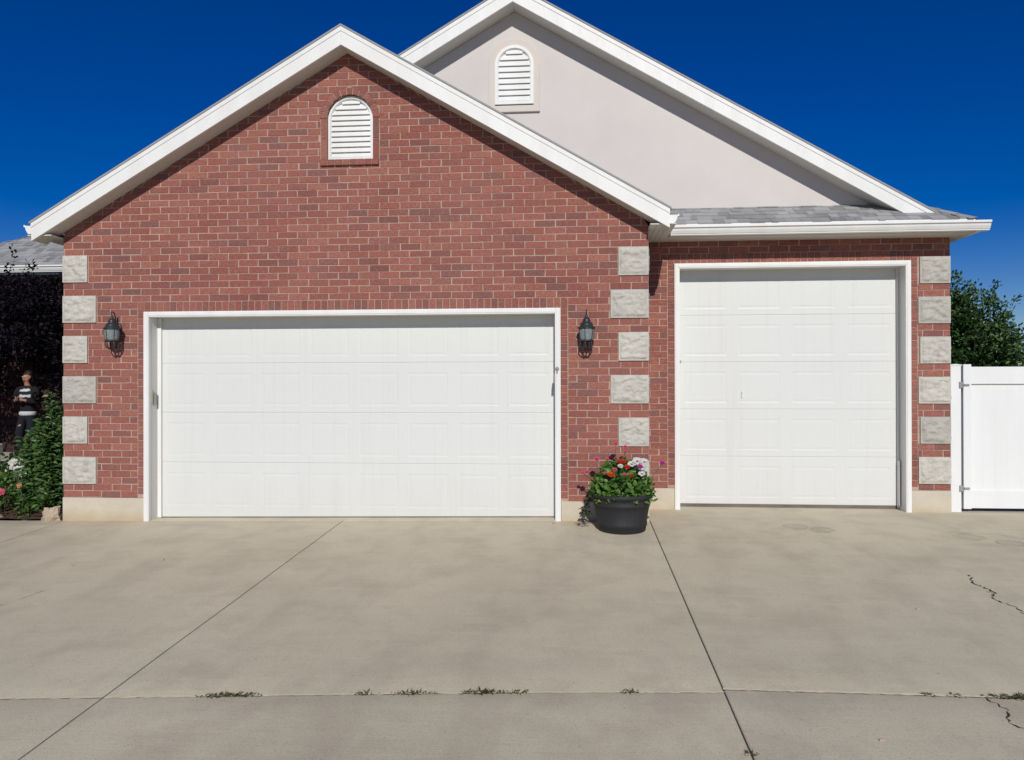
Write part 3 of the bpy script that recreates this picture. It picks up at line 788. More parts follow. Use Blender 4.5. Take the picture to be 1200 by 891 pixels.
# left wing behind
WGY=3.38; WGZ=3.63
wm=MB()
XE=-11.5
tile_roof(wm,Vector((0,WGY,WGZ)),VX,Vector((0,cs,sn)),Vector((0,-sn,cs)),2.6/cs,lambda v:(XE+v*cs,-6.32))
tile_roof(wm,Vector((XE,0,WGZ)),-VY,Vector((cs,0,sn)),Vector((-sn,0,cs)),2.6/cs,lambda v:(-11.5,-WGY-v*cs))
wm.add([(XE,WGY,WGZ-.012),(-6.32,WGY,WGZ-.012),(-6.32,WGY+2.6,WGZ+2.6*SL-.012),(XE+2.6,WGY+2.6,WGZ+2.6*SL-.012),(XE,11.5,WGZ-.012),(XE+2.6,11.5,WGZ+2.6*SL-.012)],[(0,1,2,3),(4,0,3,5)],0)
wr=wm.build('wing_roof',M['shingle'],house)
gu=MB(); gutter_x(gu,XE,-6.33,WGY+.02,WGZ-.125); gu.build('gutter',M['white_trim'],wr,bevel=.002,seg=1)
f=MB(); f.box(XE,-6.33,WGY+.022,WGY+.045,WGZ-.16,WGZ-.004); f.build('fascia',M['white_trim'],wr)
f=MB(); f.box(XE,-6.33,WGY+.045,3.95,WGZ-.165,WGZ-.155); f.build('eave_soffit',M['soffit'],wr)
wb=MB()
wb.box(-11.2,-6.3,3.95,4.1,-.2,3.46,2)
for k in range(26): wb.box(-11.2,-6.3,3.935,3.949,-.1+k*.137,.02+k*.137,2)
wb.build('wing_wall',[M['brick'],M['mortar'],M['dark_siding']],house)

# ------------------------------------------------------------------ wall lanterns
def lantern(x,z,label):
    t=thing('wall_lantern',label,'wall lamp',(0,0,0),'black wall lanterns beside the garage doors')
    y=-.135
    b=MB(); b.lathe([(0,0),(.058,0),(.058,.006),(.05,.014),(.03,.02),(0,.02)],(0,0,0),20)
    b.v=[(x0*.85,-.004-z0,y0*1.35+.05) for x0,y0,z0 in b.v]; b.build('back_plate',M['lantern_metal'],t)
    a=MB(); pts=[]
    for k in range(13):
        an=R(-100+k*24); pts.append((0,y+.045*1.0*math.cos(an)*.9+.0,.215+.026*math.sin(an)))
    a.tube([(0,-.02,.06),(0,-.045,.10),(0,-.06,.16),(0,-.075,.215),(0,y+.04,.248),(0,y,.256),(0,y-.022,.238),(0,y-.014,.214),(0,y+.004,.212),(0,y,.19)],.007,8)
    a.tube([(0,-.02,.03),(0,-.06,.035),(0,-.09,.02)],.007,8)
    a.build('scroll_arm',M['lantern_metal'],t)
    c=MB(); c.lathe([(.0,.205),(.012,.2),(.018,.19),(.013,.178),(.03,.170),(.040,.150),(.046,.128),(.044,.120),(.064,.112),(.074,.088),(.078,.072),(.100,.058),(.104,.046),(.092,.042),(.05,.05),(0,.05)][::-1],(0,y,0),24)
    c.build('lamp_cap',M['lantern_metal'],t)
    g=MB(); g.lathe([(.073,-.088),(.080,-.05),(.085,0),(.087,.046)],(0,y,0),24); g.lathe([(.069,-.088),(.076,-.05),(.081,0),(.083,.046)][::-1],(0,y,0),24)
    g.build('glass_shade',M['lamp_glass'],t)
    bl=MB(); bl.lathe([(0,-.045),(.02,-.04),(.030,-.01),(.026,.015),(.014,.035),(.014,.05)],(0,y,0),14); bl.build('bulb',M['pale_cloth'],t)
    f=MB()
    for k in range(6):
        an=2*math.pi*k/6+.3; cc,ss=math.cos(an),math.sin(an)
        f.tube([(.089*cc,y+.089*ss,.05),(.087*cc,y+.087*ss,0),(.082*cc,y+.082*ss,-.05),(.075*cc,y+.075*ss,-.09)],.0045,6)
    f.lathe([(.06,-.104),(.082,-.104),(.084,-.092),(.078,-.084),(.06,-.086)],(0,y,0),24)
    f.build('lamp_frame',M['lantern_metal'],t)
    k_=MB()
    for k in range(6):
        an=2*math.pi*k/6+.3; cc,ss=math.cos(an),math.sin(an)
        k_.tube([(.074*cc,y+.074*ss,-.10),(.078*cc,y+.078*ss,-.135),(.066*cc,y+.066*ss,-.17),(.038*cc,y+.038*ss,-.192),(.008*cc,y+.008*ss,-.198)],.008,6)
    k_.lathe([(.0,-.215),(.010,-.205),(.016,-.196),(.010,-.188),(0,-.186)],(0,y,0),12)
    k_.build('lower_basket',M['lantern_metal'],t)
    t.location=(x,0,z)
    return t
l1=lantern(.132,2.19,'black wall lantern on brick between the big garage door and the right quoin stones')
l2=copy_tree(l1); l2.location=(-5.585,0,2.225); l2['label']='black wall lantern on brick beside the left end quoin stones'
for o in l2.children: o.parent=l2

# ------------------------------------------------------------------ planter and its plants
pc=(.512,-.40); pz=zg(*pc)-.01
t=thing('barrel_planter','dark charcoal barrel planter standing on concrete between the two garage doors','planter',(pc[0],pc[1],pz))
p=MB(); p.lathe([(r_,z_*1.2) for r_,z_ in [(0,0),(.250,0),(.262,.012),(.268,.05),(.276,.055),(.280,.085),(.275,.092),(.296,.200),(.303,.232),(.310,.236),(.318,.262),(.313,.268),(.322,.310),(.338,.314),(.342,.345),(.332,.352),(.316,.350),(.306,.30),(.0,.30)]],(pc[0],pc[1],pz),48)
p.build('barrel',M['pot_plastic'],t)
p=MB(); p.lathe([(.306,.366),(.2,.386),(0,.39)],(pc[0],pc[1],pz),24); p.build('potting_soil',M['soil'],t)
def flower(mb,c,r,n,mp,mc,nrm=(0,-.6,.8),layers=2,cup=.25):
    c=Vector(c); nrm=Vector(nrm).normalized(); a=nrm.orthogonal().normalized(); b=nrm.cross(a)
    for L in range(layers):
        rr=r*(1-.28*L)
        for k in range(n):
            an=2*math.pi*(k+.5*L)/n+rnd.uniform(-.1,.1); d=(a*math.cos(an)+b*math.sin(an)+nrm*(cup+.35*L)).normalized()
            mb.leaf(c+nrm*.004*L,d,nrm,rr*rnd.uniform(.9,1.1),rr*1.9*math.pi/n*1.1,mp,bend=.18,fold=.05)
    o=len(mb.v)
    mb.lathe([(r*.22,0),(r*.2,r*.12),(0,r*.2)],(0,0,0),8,mc)
    M3=Matrix((a,b,nrm)).transposed()
    for i in range(o,len(mb.v)): mb.v[i]=tuple(c+M3@Vector(mb.v[i])+nrm*.004)
def mound(mb,c,rx,ry,h,n,L,W,mat,zmin=-.02,drop=0.):
    for i in range(n):
        an=rnd.uniform(0,2*math.pi); u=rnd.random()**.45; ph=rnd.uniform(0,1)
        el=math.acos(1-ph*1.0)  # 0 top .. 90 side
        p=Vector((c[0]+rx*math.cos(an)*math.sin(el)*(.55+.45*u),c[1]+ry*math.sin(an)*math.sin(el)*(.55+.45*u),c[2]+h*math.cos(el)*(.55+.45*u)+zmin))
        out=Vector((math.cos(an)*math.sin(el),math.sin(an)*math.sin(el),math.cos(el)+.1)).normalized()
        d=(out*.7+Vector((rnd.gauss(0,.5),rnd.gauss(0,.5),rnd.gauss(-drop,.35)))).normalized()
        up=(out+Vector((rnd.gauss(0,.35),rnd.gauss(0,.35),.5+rnd.gauss(0,.3)))).normalized()
        k=rnd.uniform(.7,1.2); mb.leaf(p,d,up,L*k,W*k,mat)
def plant(name,label,cat,loc,group=None):
    return thing(name,label,cat,loc,group)
sz=pz+.36
z1=plant('zinnia_plant','bushy green zinnia with red, orange and white blooms in the barrel planter','plant',(pc[0],pc[1],sz))
b=MB(); mound(b,(pc[0]-.01,pc[1],sz),.315,.30,.42,900,.075,.05,0); b.build('foliage',M['leaf_pot'],z1)
st=MB(); fl=[]
def stalk(a,e,r=.0035): 
    a=Vector(a);e=Vector(e); mid=(a+e)/2+Vector((rnd.uniform(-.03,.03),rnd.uniform(-.03,.03),0)); st.tube([a,mid,e],r,5)
Pot=lambda dx,dy,z:(pc[0]+dx,pc[1]+dy,z)
zin=[((.43,-.55,.66),.034,'petal_pink',9),((.60,-.60,.60),.032,'petal_red',9),((.33,-.55,.62),.032,'petal_pink',8),((.53,-.62,.62),.028,'petal_pink',8),((.388,-.60,.612),.048,'petal_orange',10),((.52,-.52,.745),.042,'petal_red',9),((.56,-.56,.69),.036,'petal_red',9),((.478,-.50,.745),.036,'petal_red',9),((.49,-.56,.70),.036,'petal_white',8)]
for c,r,mt,n in zin:
    stalk((pc[0]+rnd.uniform(-.1,.1),pc[1],sz),c); q=MB(); flower(q,c,r,n,0,1,layers=3); q.build('flower',[M[mt],M['petal_apricot']],z1)
st.build('stem',M['stem_green'],z1)
st=MB()
z2=plant('petunia_plant','petunia with white blooms and one magenta centre on the right side of the barrel planter','plant',(pc[0]+.2,pc[1],sz))
b=MB(); mound(b,(pc[0]+.19,pc[1]-.03,sz),.17,.2,.31,200,.055,.036,0); b.build('foliage',M['leaf_pot'],z2)
for c,r,mt in [((.615,-.52,.715),.055,'petal_white'),((.675,-.50,.745),.062,'petal_white'),((.755,-.48,.735),.058,'petal_white'),((.73,-.53,.685),.062,'petal_white'),((.72,-.56,.615),.048,'petal_white'),((.70,-.58,.70),.034,'petal_magenta'),((.955,-.42,.72),.036,'petal_magenta')]:
    stalk((pc[0]+.18,pc[1],sz),c); q=MB(); flower(q,c,r,5,0,1,layers=1,cup=.35); q.build('flower',[M[mt],M['petal_magenta']],z2)
st.build('stem',M['stem_green'],z2)
st=MB()
z3=plant('geranium_plant','leggy pink flowered plant rising behind and left in the barrel planter','plant',(pc[0]-.12,pc[1]+.1,sz))
b=MB()
for k in range(60):
    a=rnd.uniform(0,6.28); b.leaf((pc[0]-.12+.16*math.cos(a)*rnd.random(),pc[1]+.08+.1*math.sin(a),sz+rnd.uniform(.1,.42)),(math.cos(a),math.sin(a),rnd.uniform(0,.6)),(0,0,1),.05,.03)
b.build('foliage',M['leaf_pot'],z3)
for c,r,mt,n in [((.455,-.30,.925),.034,'petal_pink',7),((.565,-.26,.885),.030,'petal_pink',7),((.565,-.28,.835),.026,'petal_pink',6),((.40,-.34,.765),.032,'petal_plum',6),((.24,-.35,.755),.04,'petal_pink',7),((.13,-.40,.615),.036,'petal_pink',7),((.075,-.34,.60),.022,'petal_pink',6),((.425,-.33,.79),.03,'petal_plum',6),((.36,-.34,.75),.03,'petal_pink',7)]:
    stalk((pc[0]-.1,pc[1]+.06,sz),c,.003); q=MB(); flower(q,c,r,n,0,1,layers=2); q.build('flower',[M[mt],M['petal_plum']],z3)
st.build('stem',M['stem_green'],z3)
z4=plant('trailing_plant','dark leaved trailing plant spilling down the left side of the barrel planter','plant',(pc[0]-.3,pc[1],sz))
b=MB(); st=MB()
for k in range(5):
    y=pc[1]-.10+.06*k; x0=pc[0]-.28; pts=[(x0,y,sz+.05),(x0-.06,y,sz+.07),(x0-.10,y,sz+.0),(x0-.09-rnd.uniform(0,.09),y,sz-.12),(x0-.06-rnd.uniform(0,.09),y,sz-.22-rnd.uniform(0,.05))]
    st.tube(pts,.003,5)
    for i in range(len(pts)-1):
        for q in range(5):
            tt=rnd.random(); pp=Vector(pts[i]).lerp(Vector(pts[i+1]),tt); a=rnd.uniform(0,6.28)
            b.leaf(pp,(math.cos(a)-.3,math.sin(a),rnd.uniform(-.6,.2)),(0,0,1),.052,.036)
b.build('foliage',M['leaf_dark'],z4); st.build('stem',M['stem_green'],z4)

# ------------------------------------------------------------------ gate and fence post
gy=.95
t=thing('fence_post','square white vinyl post fixed to the house corner beside the gate','fence post',(4.70,gy,0))
p=MB(); p.box(4.645,4.772,gy,gy+.127,-.06,1.812); p.build('post',M['vinyl'],t,bevel=.006)
p=MB(); p.prism([(4.638,1.812),(4.779,1.812),(4.779,1.826),(4.7085,1.836),(4.638,1.826)],gy-.006,gy+.133); p.build('post_cap',M['vinyl'],t,bevel=.002)
t=thing('vinyl_gate','wide white vinyl privacy gate hung on the post beside the house','gate',(4.80,gy,.03))
GX=7.6
p=MB(); p.box(4.800,4.897,gy+.005,gy+.105,.035,1.83); p.build('stile',M['vinyl'],t,bevel=.006); p=MB(); p.box(GX-.1,GX,gy+.005,gy+.105,.035,1.83); p.build('stile',M['vinyl'],t,bevel=.006)
p=MB(); p.box(4.897,GX-.1,gy+.012,gy+.095,1.585,1.80); p.build('rail',M['vinyl'],t,bevel=.006)
p=MB(); p.box(4.897,GX-.1,gy+.012,gy+.095,.045,.265); p.build('rail',M['vinyl'],t,bevel=.006)
p=MB(); x=4.897
while x<GX-.11:
    p.box(x+.0001,min(x+.148,GX-.1)-.0001,gy+.040,gy+.066,.262,1.588); x+=.148
p.build('privacy_board',M['vinyl'],t,bevel=.0009)
for z in (1.575,.292):
    p=MB(); p.box(4.745,4.792,gy-.014,gy-.001,z-.038,z+.038); p.box(4.803,4.868,gy-.010,gy+.004,z-.012,z+.012); p.tube([(4.787,gy-.012,z-.045),(4.787,gy-.012,z+.045)],.009,8)
    p.build('hinge',M['grey_metal'],t,bevel=.002)
t=thing('fence_post','white vinyl post closing the far right end of the gate','fence post',(7.7,gy,0))
p=MB(); p.box(7.64,7.767,gy,gy+.127,-.06,1.812); p.build('post',M['vinyl'],t,bevel=.006)

# ------------------------------------------------------------------ trees
def tree(name,label,base,trunk_r,blobs,nleaf,L,mat,clip=None,twigs=(),limbs=9,seed=1,fk=.72):
    rr=random.Random(seed)
    t=thing(name,label,'tree',base)
    tr=MB(); B=Vector(base); top=Vector(blobs[0][0])
    fork=B.lerp(Vector((B.x,B.y,top.z)),fk)
    tr.tube([B-Vector((0,0,.1)),B.lerp(fork,.5)+Vector((.03,.02,0)),fork],[trunk_r*1.25,trunk_r,trunk_r*.8],10)
    for c,rx,rz in blobs:
        c=Vector(c)
        for k in range(max(2,limbs//len(blobs))):
            e=c+Vector((rr.gauss(0,rx*.45),rr.gauss(0,rx*.45),rr.uniform(0,rz*.7)))
            if clip and (not clip(e) or e.z<2.5): continue
            tr.tube([fork-Vector((0,0,.1)),fork.lerp(e,.5)+Vector((rr.gauss(0,.08),rr.gauss(0,.08),.1 if fk<.9 else .25)),e],[trunk_r*.5,trunk_r*.3,.008],6)
    tr.build('trunk',M['bark'],t)
    cr=MB(); tot=sum(b[1]**2*b[2] for b in blobs)
    cl=[]
    for c,rx,rz in blobs:
        c=Vector(c); n=int(nleaf*rx*rx*rz/tot/26)
        for k in range(n):
            v=Vector((rr.gauss(0,1),rr.gauss(0,1),rr.gauss(0,1))).normalized()*(rr.random()**.38)
            cl.append((c+Vector((v.x*rx,v.y*rx,v.z*rz)),v))
    for p,v in cl:
        if clip and not clip(p): continue
        out=(v+Vector((0,0,.5))+Vector((rr.gauss(0,.4),rr.gauss(0,.4),rr.gauss(0,.4)))).normalized(); ln=rr.uniform(.2,.42)
        for k in range(26):
            f=rr.random(); q=p+out*(f-.3)*ln+Vector((rr.gauss(0,.05),rr.gauss(0,.05),rr.gauss(0,.05)))
            if clip and not clip(q): continue
            d=(out+Vector((rr.gauss(0,.7),rr.gauss(0,.7),rr.gauss(0,.6)))).normalized()
            cr.leaf2(q,d,(rr.gauss(0,.5),rr.gauss(-.6,.5),1),L*rr.uniform(.7,1.3),L*.55*rr.uniform(.7,1.3))
    for a,e,n in twigs:
        a=Vector(a);e=Vector(e)
        for k in range(n):
            f=rr.random(); q=a.lerp(e,f)+Vector((rr.gauss(0,.05*(1.2-f)),rr.gauss(0,.05),rr.gauss(0,.04)))
            d=((e-a).normalized()+Vector((rr.gauss(0,.7),rr.gauss(0,.7),rr.gauss(0,.5)))).normalized()
            cr.leaf2(q,d,(rr.gauss(0,.5),rr.gauss(0,.5),1),L*rr.uniform(.7,1.2),L*.55)
    cr.build('crown',[mat],t)
    return t
ty=6.0
tree('leafy_tree','dark green bushy tree rising behind the white gate at right',(7.4,ty,-.1),.09,
     [((7.25,ty,2.1),.82,1.15),((7.0,ty,2.75),.42,.75),((7.85,ty,1.9),.55,.75),((7.72,ty-.1,2.5),.20,.7),((6.7,ty,2.2),.6,1.1),((8.25,ty+.2,1.3),.55,.7)],24000,.085,M['leaf_tree'],
     twigs=[((7.05,ty,3.1),(7.2,ty,3.62),50),((7.25,ty,2.95),(7.45,ty,3.4),45),((7.6,ty,2.9),(7.82,ty,3.48),60),((7.85,ty,2.9),(8.25,ty,3.18),30),((7.0,ty,3.2),(6.93,ty,3.7),40),((7.9,ty,2.6),(8.1,ty,3.0),40),((8.2,ty,2.2),(8.5,ty,2.5),40),((7.3,ty,3.0),(7.33,ty,3.5),30)],seed=4)
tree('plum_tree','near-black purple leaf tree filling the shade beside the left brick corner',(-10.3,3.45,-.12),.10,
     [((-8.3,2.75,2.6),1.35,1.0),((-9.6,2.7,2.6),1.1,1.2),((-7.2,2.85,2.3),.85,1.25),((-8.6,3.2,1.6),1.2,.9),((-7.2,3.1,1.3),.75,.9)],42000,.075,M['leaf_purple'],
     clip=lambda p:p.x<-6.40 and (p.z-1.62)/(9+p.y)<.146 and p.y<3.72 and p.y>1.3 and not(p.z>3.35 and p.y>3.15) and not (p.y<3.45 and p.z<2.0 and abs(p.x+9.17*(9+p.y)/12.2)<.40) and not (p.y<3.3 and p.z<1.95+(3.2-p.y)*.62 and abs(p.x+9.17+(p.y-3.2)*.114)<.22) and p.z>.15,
     twigs=[((-8.95,2.4,3.25),(-8.78,2.4,3.74),34),((-9.1,2.3,3.2),(-9.2,2.3,3.58),44),((-8.7,2.4,3.2),(-8.5,2.4,3.5),40),((-6.6,2.7,3.2),(-6.45,2.7,3.75),14)],seed=5,fk=1.0)

# ------------------------------------------------------------------ flower bed
mb=MB()
X=[-9.8+.12*i for i in range(30)]; Y=[.03+.12*i for i in range(32)]
n=len(X)
for y in Y:
    for x in X: mb.v.append((min(x,-6.305),y,-.075+.05*min(1,(y)/.25)+.03*mnoise.noise((x*3,y*3,0))))
for jj in range(len(Y)-1):
    for i in range(n-1): mb.f.append((jj*n+i,jj*n+i+1,(jj+1)*n+i+1,(jj+1)*n+i)); mb.m.append(0); mb.sm.append(True)
for k in range(1500):
    x=rnd.uniform(-9.2,-6.34); y=rnd.uniform(.03,1.2); a=rnd.uniform(0,3.14); L=rnd.uniform(.02,.06); w=rnd.uniform(.006,.014); z=-.055+.05*min(1,y/.25)+rnd.uniform(0,.03)
    c,s_=math.cos(a),math.sin(a); e=rnd.uniform(-.015,.015)
    vs=[(x+c*L*i-s_*w*j_,y+s_*L*i+c*w*j_,z+e*i+h_*.006) for h_ in (0,1) for i,j_ in ((-.5,-.5),(.5,-.5),(.5,.5),(-.5,.5))]
    mb.add(vs,[(4,5,6,7),(0,1,5,4),(1,2,6,5),(2,3,7,6),(3,0,4,7)],0)
tag(mb.build('mulch_bed',[M['mulch_bark']]),'brown bark mulch covering the flower bed','mulch',kind='stuff')
def rock(name,label,c,sx,sy,sz_,seed,mat,pts=None):
    mb=MB(); n=14; rows=9; vs=[]
    for j_ in range(rows+1):
        ph=-math.pi/2+math.pi*j_/rows
        for k in range(n):
            th=2*math.pi*k/n; d=Vector((math.cos(ph)*math.cos(th),math.cos(ph)*math.sin(th),math.sin(ph)))
            r=1+.45*mnoise.noise(d*1.5+Vector((seed,0,0)))+.2*mnoise.noise(d*4+Vector((seed,3,0)))
            e=Vector((round(d.x*2.2)/2.2,round(d.y*2.2)/2.2,round(d.z*2)/2)).lerp(d,.45)*r
            vs.append((c[0]+e.x*sx,c[1]+e.y*sy,c[2]+e.z*sz_))
    fs=[(j_*n+k,j_*n+(k+1)%n,(j_+1)*n+(k+1)%n,(j_+1)*n+k) for j_ in range(rows) for k in range(n)]
    mb.add(vs,fs,0,False); return tag(mb.build(name,[mat]),label,'rock')
rock('garden_rock','angular tan rock on the mulch at the brick house corner',(-6.49,.06,-.03),.13,.09,.10,3,M['boulder_stone'])
rock('garden_stone','small flat pinkish stone half buried in mulch at the bed edge',(-7.32,.09,-.055),.16,.05,.03,6,M['boulder_stone'])
# lily stalks
for (x,y,h_,mt,lb) in ((-6.62,.40,1.50,'leaf_lily','tallest dark green leafy lily clump against the brick corner'),(-6.86,.45,1.05,'leaf_lily','shorter dark green lily clump just left of the tallest one')):
    t=thing('lily_plant',lb,'plant',(x,y,-.03),'lily clumps in the flower bed'); b=MB(); st=MB()
    for k in range(17 if h_>1.2 else 14):
        bx=x+rnd.uniform(-.17,.16); by=y+rnd.uniform(-.16,.18); H=h_*rnd.uniform(.62,1.02); tx=rnd.uniform(-.1,.06); ty_=rnd.uniform(-.12,.05)
        if bx+tx>-6.42: tx=-6.44-bx
        bx=min(bx,-6.44)
        pts=[(bx,by,-.05),(bx+tx*.4,by+ty_*.4,H*.5),(bx+tx,by+ty_,H)]; st.tube(pts,[.007,.006,.003],5)
        nn=int(H*70)
        for i in range(nn):
            f=.08+.92*i/nn; a=i*2.4+rnd.uniform(-.3,.3); q=Vector(pts[0]).lerp(Vector(pts[1]),min(1,f*2)) if f<.5 else Vector(pts[1]).lerp(Vector(pts[2]),f*2-1)
            L=.155*(1.15-.5*f)*rnd.uniform(.7,1.2); dx=math.cos(a)
            if q.x+dx*L>-6.33: dx=-abs(dx)
            b.leaf(q,(dx,math.sin(a),rnd.uniform(-.1,.7)),(rnd.gauss(0,.3),rnd.gauss(-.8,.4),1),L,.036,0,bend=.3)
    b.build('foliage',M[mt],t); st.build('stem',M['stem_green'],t)
def bush(name,label,c,rx,ry,h_,n,L,W,mt,flowers=(),drop=.2):
    t=thing(name,label,'plant',c); b=MB(); mound(b,c,rx,ry,h_,n,L,W,0,drop=drop); b.build('foliage',M[mt],t)
    st=MB()
    for k in range(14): 
        a=rnd.uniform(0,6.28); e=(c[0]+rx*.7*math.cos(a),c[1]+ry*.7*math.sin(a),c[2]+h_*rnd.uniform(.4,.85)); st.tube([(c[0]+.1*rx*math.cos(a),c[1],c[2]-.03),((c[0]+e[0])/2,(c[1]+e[1])/2,(c[2]+e[2])/2+.05),e],.005,5)
    for (p,r,m1,nn,ly) in flowers:
        st.tube([(p[0],p[1]+.05,c[2]),(p[0]+.01,p[1]+.04,(c[2]+p[2])/2),p],.005,5)
        q=MB(); flower(q,p,r,nn,0,1,nrm=(rnd.uniform(-.2,.3),-.8,.6),layers=ly,cup=.3); q.build('flower',[M[m1],M['petal_apricot']],t)
    st.build('stem',M['stem_green'],t)
    return t
bush('peony_bush','bright green peony with one hot pink bloom at the front of the flower bed',(-7.42,.48,-.03),.36,.30,.48,330,.12,.045,'leaf_bright',[((-7.26,.19,.235),.055,'petal_pink',9,3)])
bush('daisy_plant','low plant topped with a cluster of white blooms in the flower bed',(-7.02,.72,-.03),.25,.24,.50,230,.09,.032,'leaf_lily',[((-7.12+dx,.34+dy,.54+dz),.052,'petal_white',9,2) for dx,dy,dz in ((-.10,0,.0),(-.02,-.03,-.03),(.05,.0,.02),(.0,.02,.06),(-.15,.05,.05),(.10,.0,-.05),(-.06,-.02,.06),(.06,-.03,-.09))])
bush('poppy_plant','dark leafy plant with one small apricot bloom below the white blooms',(-6.98,.36,-.03),.20,.17,.34,170,.085,.026,'leaf_lily',[((-6.97,.13,.325),.036,'petal_apricot',6,2)])
bush('hosta_plant','low lime green leafy plant beside the angular rock',(-6.85,.17,-.045),.11,.09,.13,40,.09,.05,'leaf_bright')
bush('shrub','mid green leafy shrub behind the peony in the flower bed',(-7.85,.95,-.03),.5,.4,.68,420,.10,.04,'leaf_bright')
bush('daylily_plant','dense green foliage filling the back of the bed below the person',(-7.72,1.5,-.03),.42,.35,.84,520,.14,.032,'leaf_lily')
# pale stone block wall
t=thing('garden_wall','low wall of pale stone blocks behind the flower bed shrubs','wall',(-9.3,1.95,-.1))
p=MB(); p.box(-10.3,-8.78,1.75,2.10,-.1,.52); p.build('wall_course',M['pale_stone'],t,bevel=.02)
p=MB(); p.box(-8.96,-8.72,1.80,2.08,.523,.70); p.build('cap_stone',M['pale_stone'],t,bevel=.02)
porch=MB(); porch.box(-10.5,-6.34,2.2,3.93,-.2,.388); tag(porch.build('porch_floor',[M['pale_stone']],bevel=.01),kind='structure')

# ------------------------------------------------------------------ person
def skin(name,verts,edges,rad,mat,parent,root=0,sub=2):
    me=bpy.data.meshes.new(name); me.from_pydata([tuple(v) for v in verts],edges,[]); me.materials.append(mat)
    o=bpy.data.objects.new(name,me); COL.objects.link(o)
    if parent is not None: o.parent=parent; o.matrix_parent_inverse=world_of(parent).inverted()
    me.attributes.new  # noqa
    bpy.context.view_layer.objects.active=o
    mod=o.modifiers.new('skin','SKIN'); mod.use_smooth_shade=True; mod.branch_smoothing=.4
    if not me.skin_vertices: 
        o.data.update()
    L=me.skin_vertices[0].data
    for i,r in enumerate(rad):
        L[i].radius=r if isinstance(r,tuple) else (r,r); L[i].use_root=(i==root)
    s=o.modifiers.new('sub','SUBSURF'); s.levels=sub; s.render_levels=sub
    return o
px_,py_,pf=-9.17,3.2,.39
per=thing('person','person in dark jacket, striped top and ripped jeans standing in shade with a phone','person',(px_,py_,pf))
def chainmesh(chains):
    V=[];E=[];Rd=[];idx={}
    for ch in chains:
        prev=None
        for nm,p,r in ch:
            if nm in idx: i=idx[nm]
            else:
                i=len(V); idx[nm]=i; V.append((px_+p[0],py_+p[1],pf+p[2])); Rd.append(r)
            if prev is not None: E.append((prev,i))
            prev=i
    return V,E,Rd
def hand(ch,w,sx,wr,pal):
    # palm and five fingers curled round the phone
    wr=Vector(wr); pal=Vector(pal); f=(pal-wr).normalized()
    ch.append([(w+'wr',tuple(wr),.024),(w+'pm',tuple(pal),(.034,.018))])
    for k,(dz,L) in enumerate(((.026,.062),(.009,.070),(-.009,.066),(-.026,.052))):
        b=pal+f*.02+Vector((0,0,dz)); m=b+f*L*.5+Vector((0,-.006,0)); e=m+f*L*.25+Vector((0,-.028,0))
        ch.append([(w+'pm',tuple(pal),.03),(w+'f%da'%k,tuple(b),.0095),(w+'f%db'%k,tuple(m),.0088),(w+'f%dc'%k,tuple(e),.008)])
    ch.append([(w+'pm',tuple(pal),.03),(w+'t0',tuple(pal+Vector((-sx*.0,-.02,.035))),.011),(w+'t1',tuple(pal+f*.03+Vector((0,-.035,.05))),.0095)])
ch=[[('pel',(0,0,.92),(.10,.075)),('ab',(0,-.01,1.06),(.095,.07)),('ch',(0,-.01,1.28),(.125,.08)),('nk0',(0,.0,1.43),(.07,.06)),('nk',(0,-.01,1.475),.052),('jaw',(0,-.05,1.525),(.056,.058)),('hd',(0,-.03,1.60),(.070,.084)),('top',(0,-.015,1.665),(.056,.068))]]
for s,n in ((-1,'l'),(1,'r')):
    ch.append([('pel',0,0),(n+'hip',(s*.09,0,.84),.07),(n+'kn',(s*.12-.02,-.05,.49),.062),(n+'an',(s*.13-.02,.0,.09),.042),(n+'ft',(s*.15-.02,-.09,.035),(.042,.03)),(n+'toe',(s*.16-.02,-.17,.025),(.036,.022))])
    ch.append([('ch',0,0),(n+'sh',(s*.18,0,1.35),.05),(n+'el',(s*.25,-.05,1.10),.046),(n+'wr',(s*.085,-.235,1.14),.027)])
    hand(ch,n,s,(s*.085,-.235,1.14),(s*.045,-.265,1.155))
# nose and ears are part of the same surface
ch.append([('hd',0,0),('nose',(0,-.132,1.585),.012)])
for s,n in ((-1,'l'),(1,'r')): ch.append([('hd',0,0),(n+'ear',(s*.085,-.015,1.595),(.012,.02))])
V,E,Rd=chainmesh(ch)
body=skin('body',V,E,Rd,M['skin'],per)
jc=[[('a0',(0,0,.86),(.165,.13)),('a',(0,0,.95),(.156,.122)),('b',(0,-.01,1.06),(.142,.110)),('c',(0,-.01,1.27),(.172,.122)),('d',(0,.0,1.415),(.10,.082))]]
for s,n in ((-1,'l'),(1,'r')): jc.append([('c',0,0),(n+'s',(s*.19,0,1.36),.088),(n+'e',(s*.262,-.05,1.10),.064),(n+'w',(s*.11,-.215,1.135),.044)])
V,E,Rd=chainmesh(jc); skin('jacket',V,E,Rd,M['black_cloth'],per)
V,E,Rd=chainmesh([[('a',(0,-.03,1.10),(.155,.115)),('b',(0,-.032,1.28),(.172,.118)),('c',(0,-.03,1.38),(.12,.085)),('d',(0,-.015,1.44),(.065,.06))]]); skin('striped_top',V,E,Rd,M['striped_cloth'],per)
V,E,Rd=chainmesh([[('a',(0,0,.80),(.185,.148)),('b',(0,0,.88),(.182,.146)),('c',(0,0,.93),(.17,.135))]]); skin('shirt_hem',V,E,Rd,M['pale_cloth'],per)
jn=[[('p2',(0,0,1.0),(.138,.108)),('p',(0,0,.92),(.148,.115)),('pp',(0,0,.86),(.145,.115))]]
for s,n in ((-1,'l'),(1,'r')): jn.append([('pp',0,0),(n+'h',(s*.095,0,.80),.108),(n+'k',(s*.12-.02,-.05,.49),.082),(n+'a',(s*.13-.02,.0,.11),.066)])
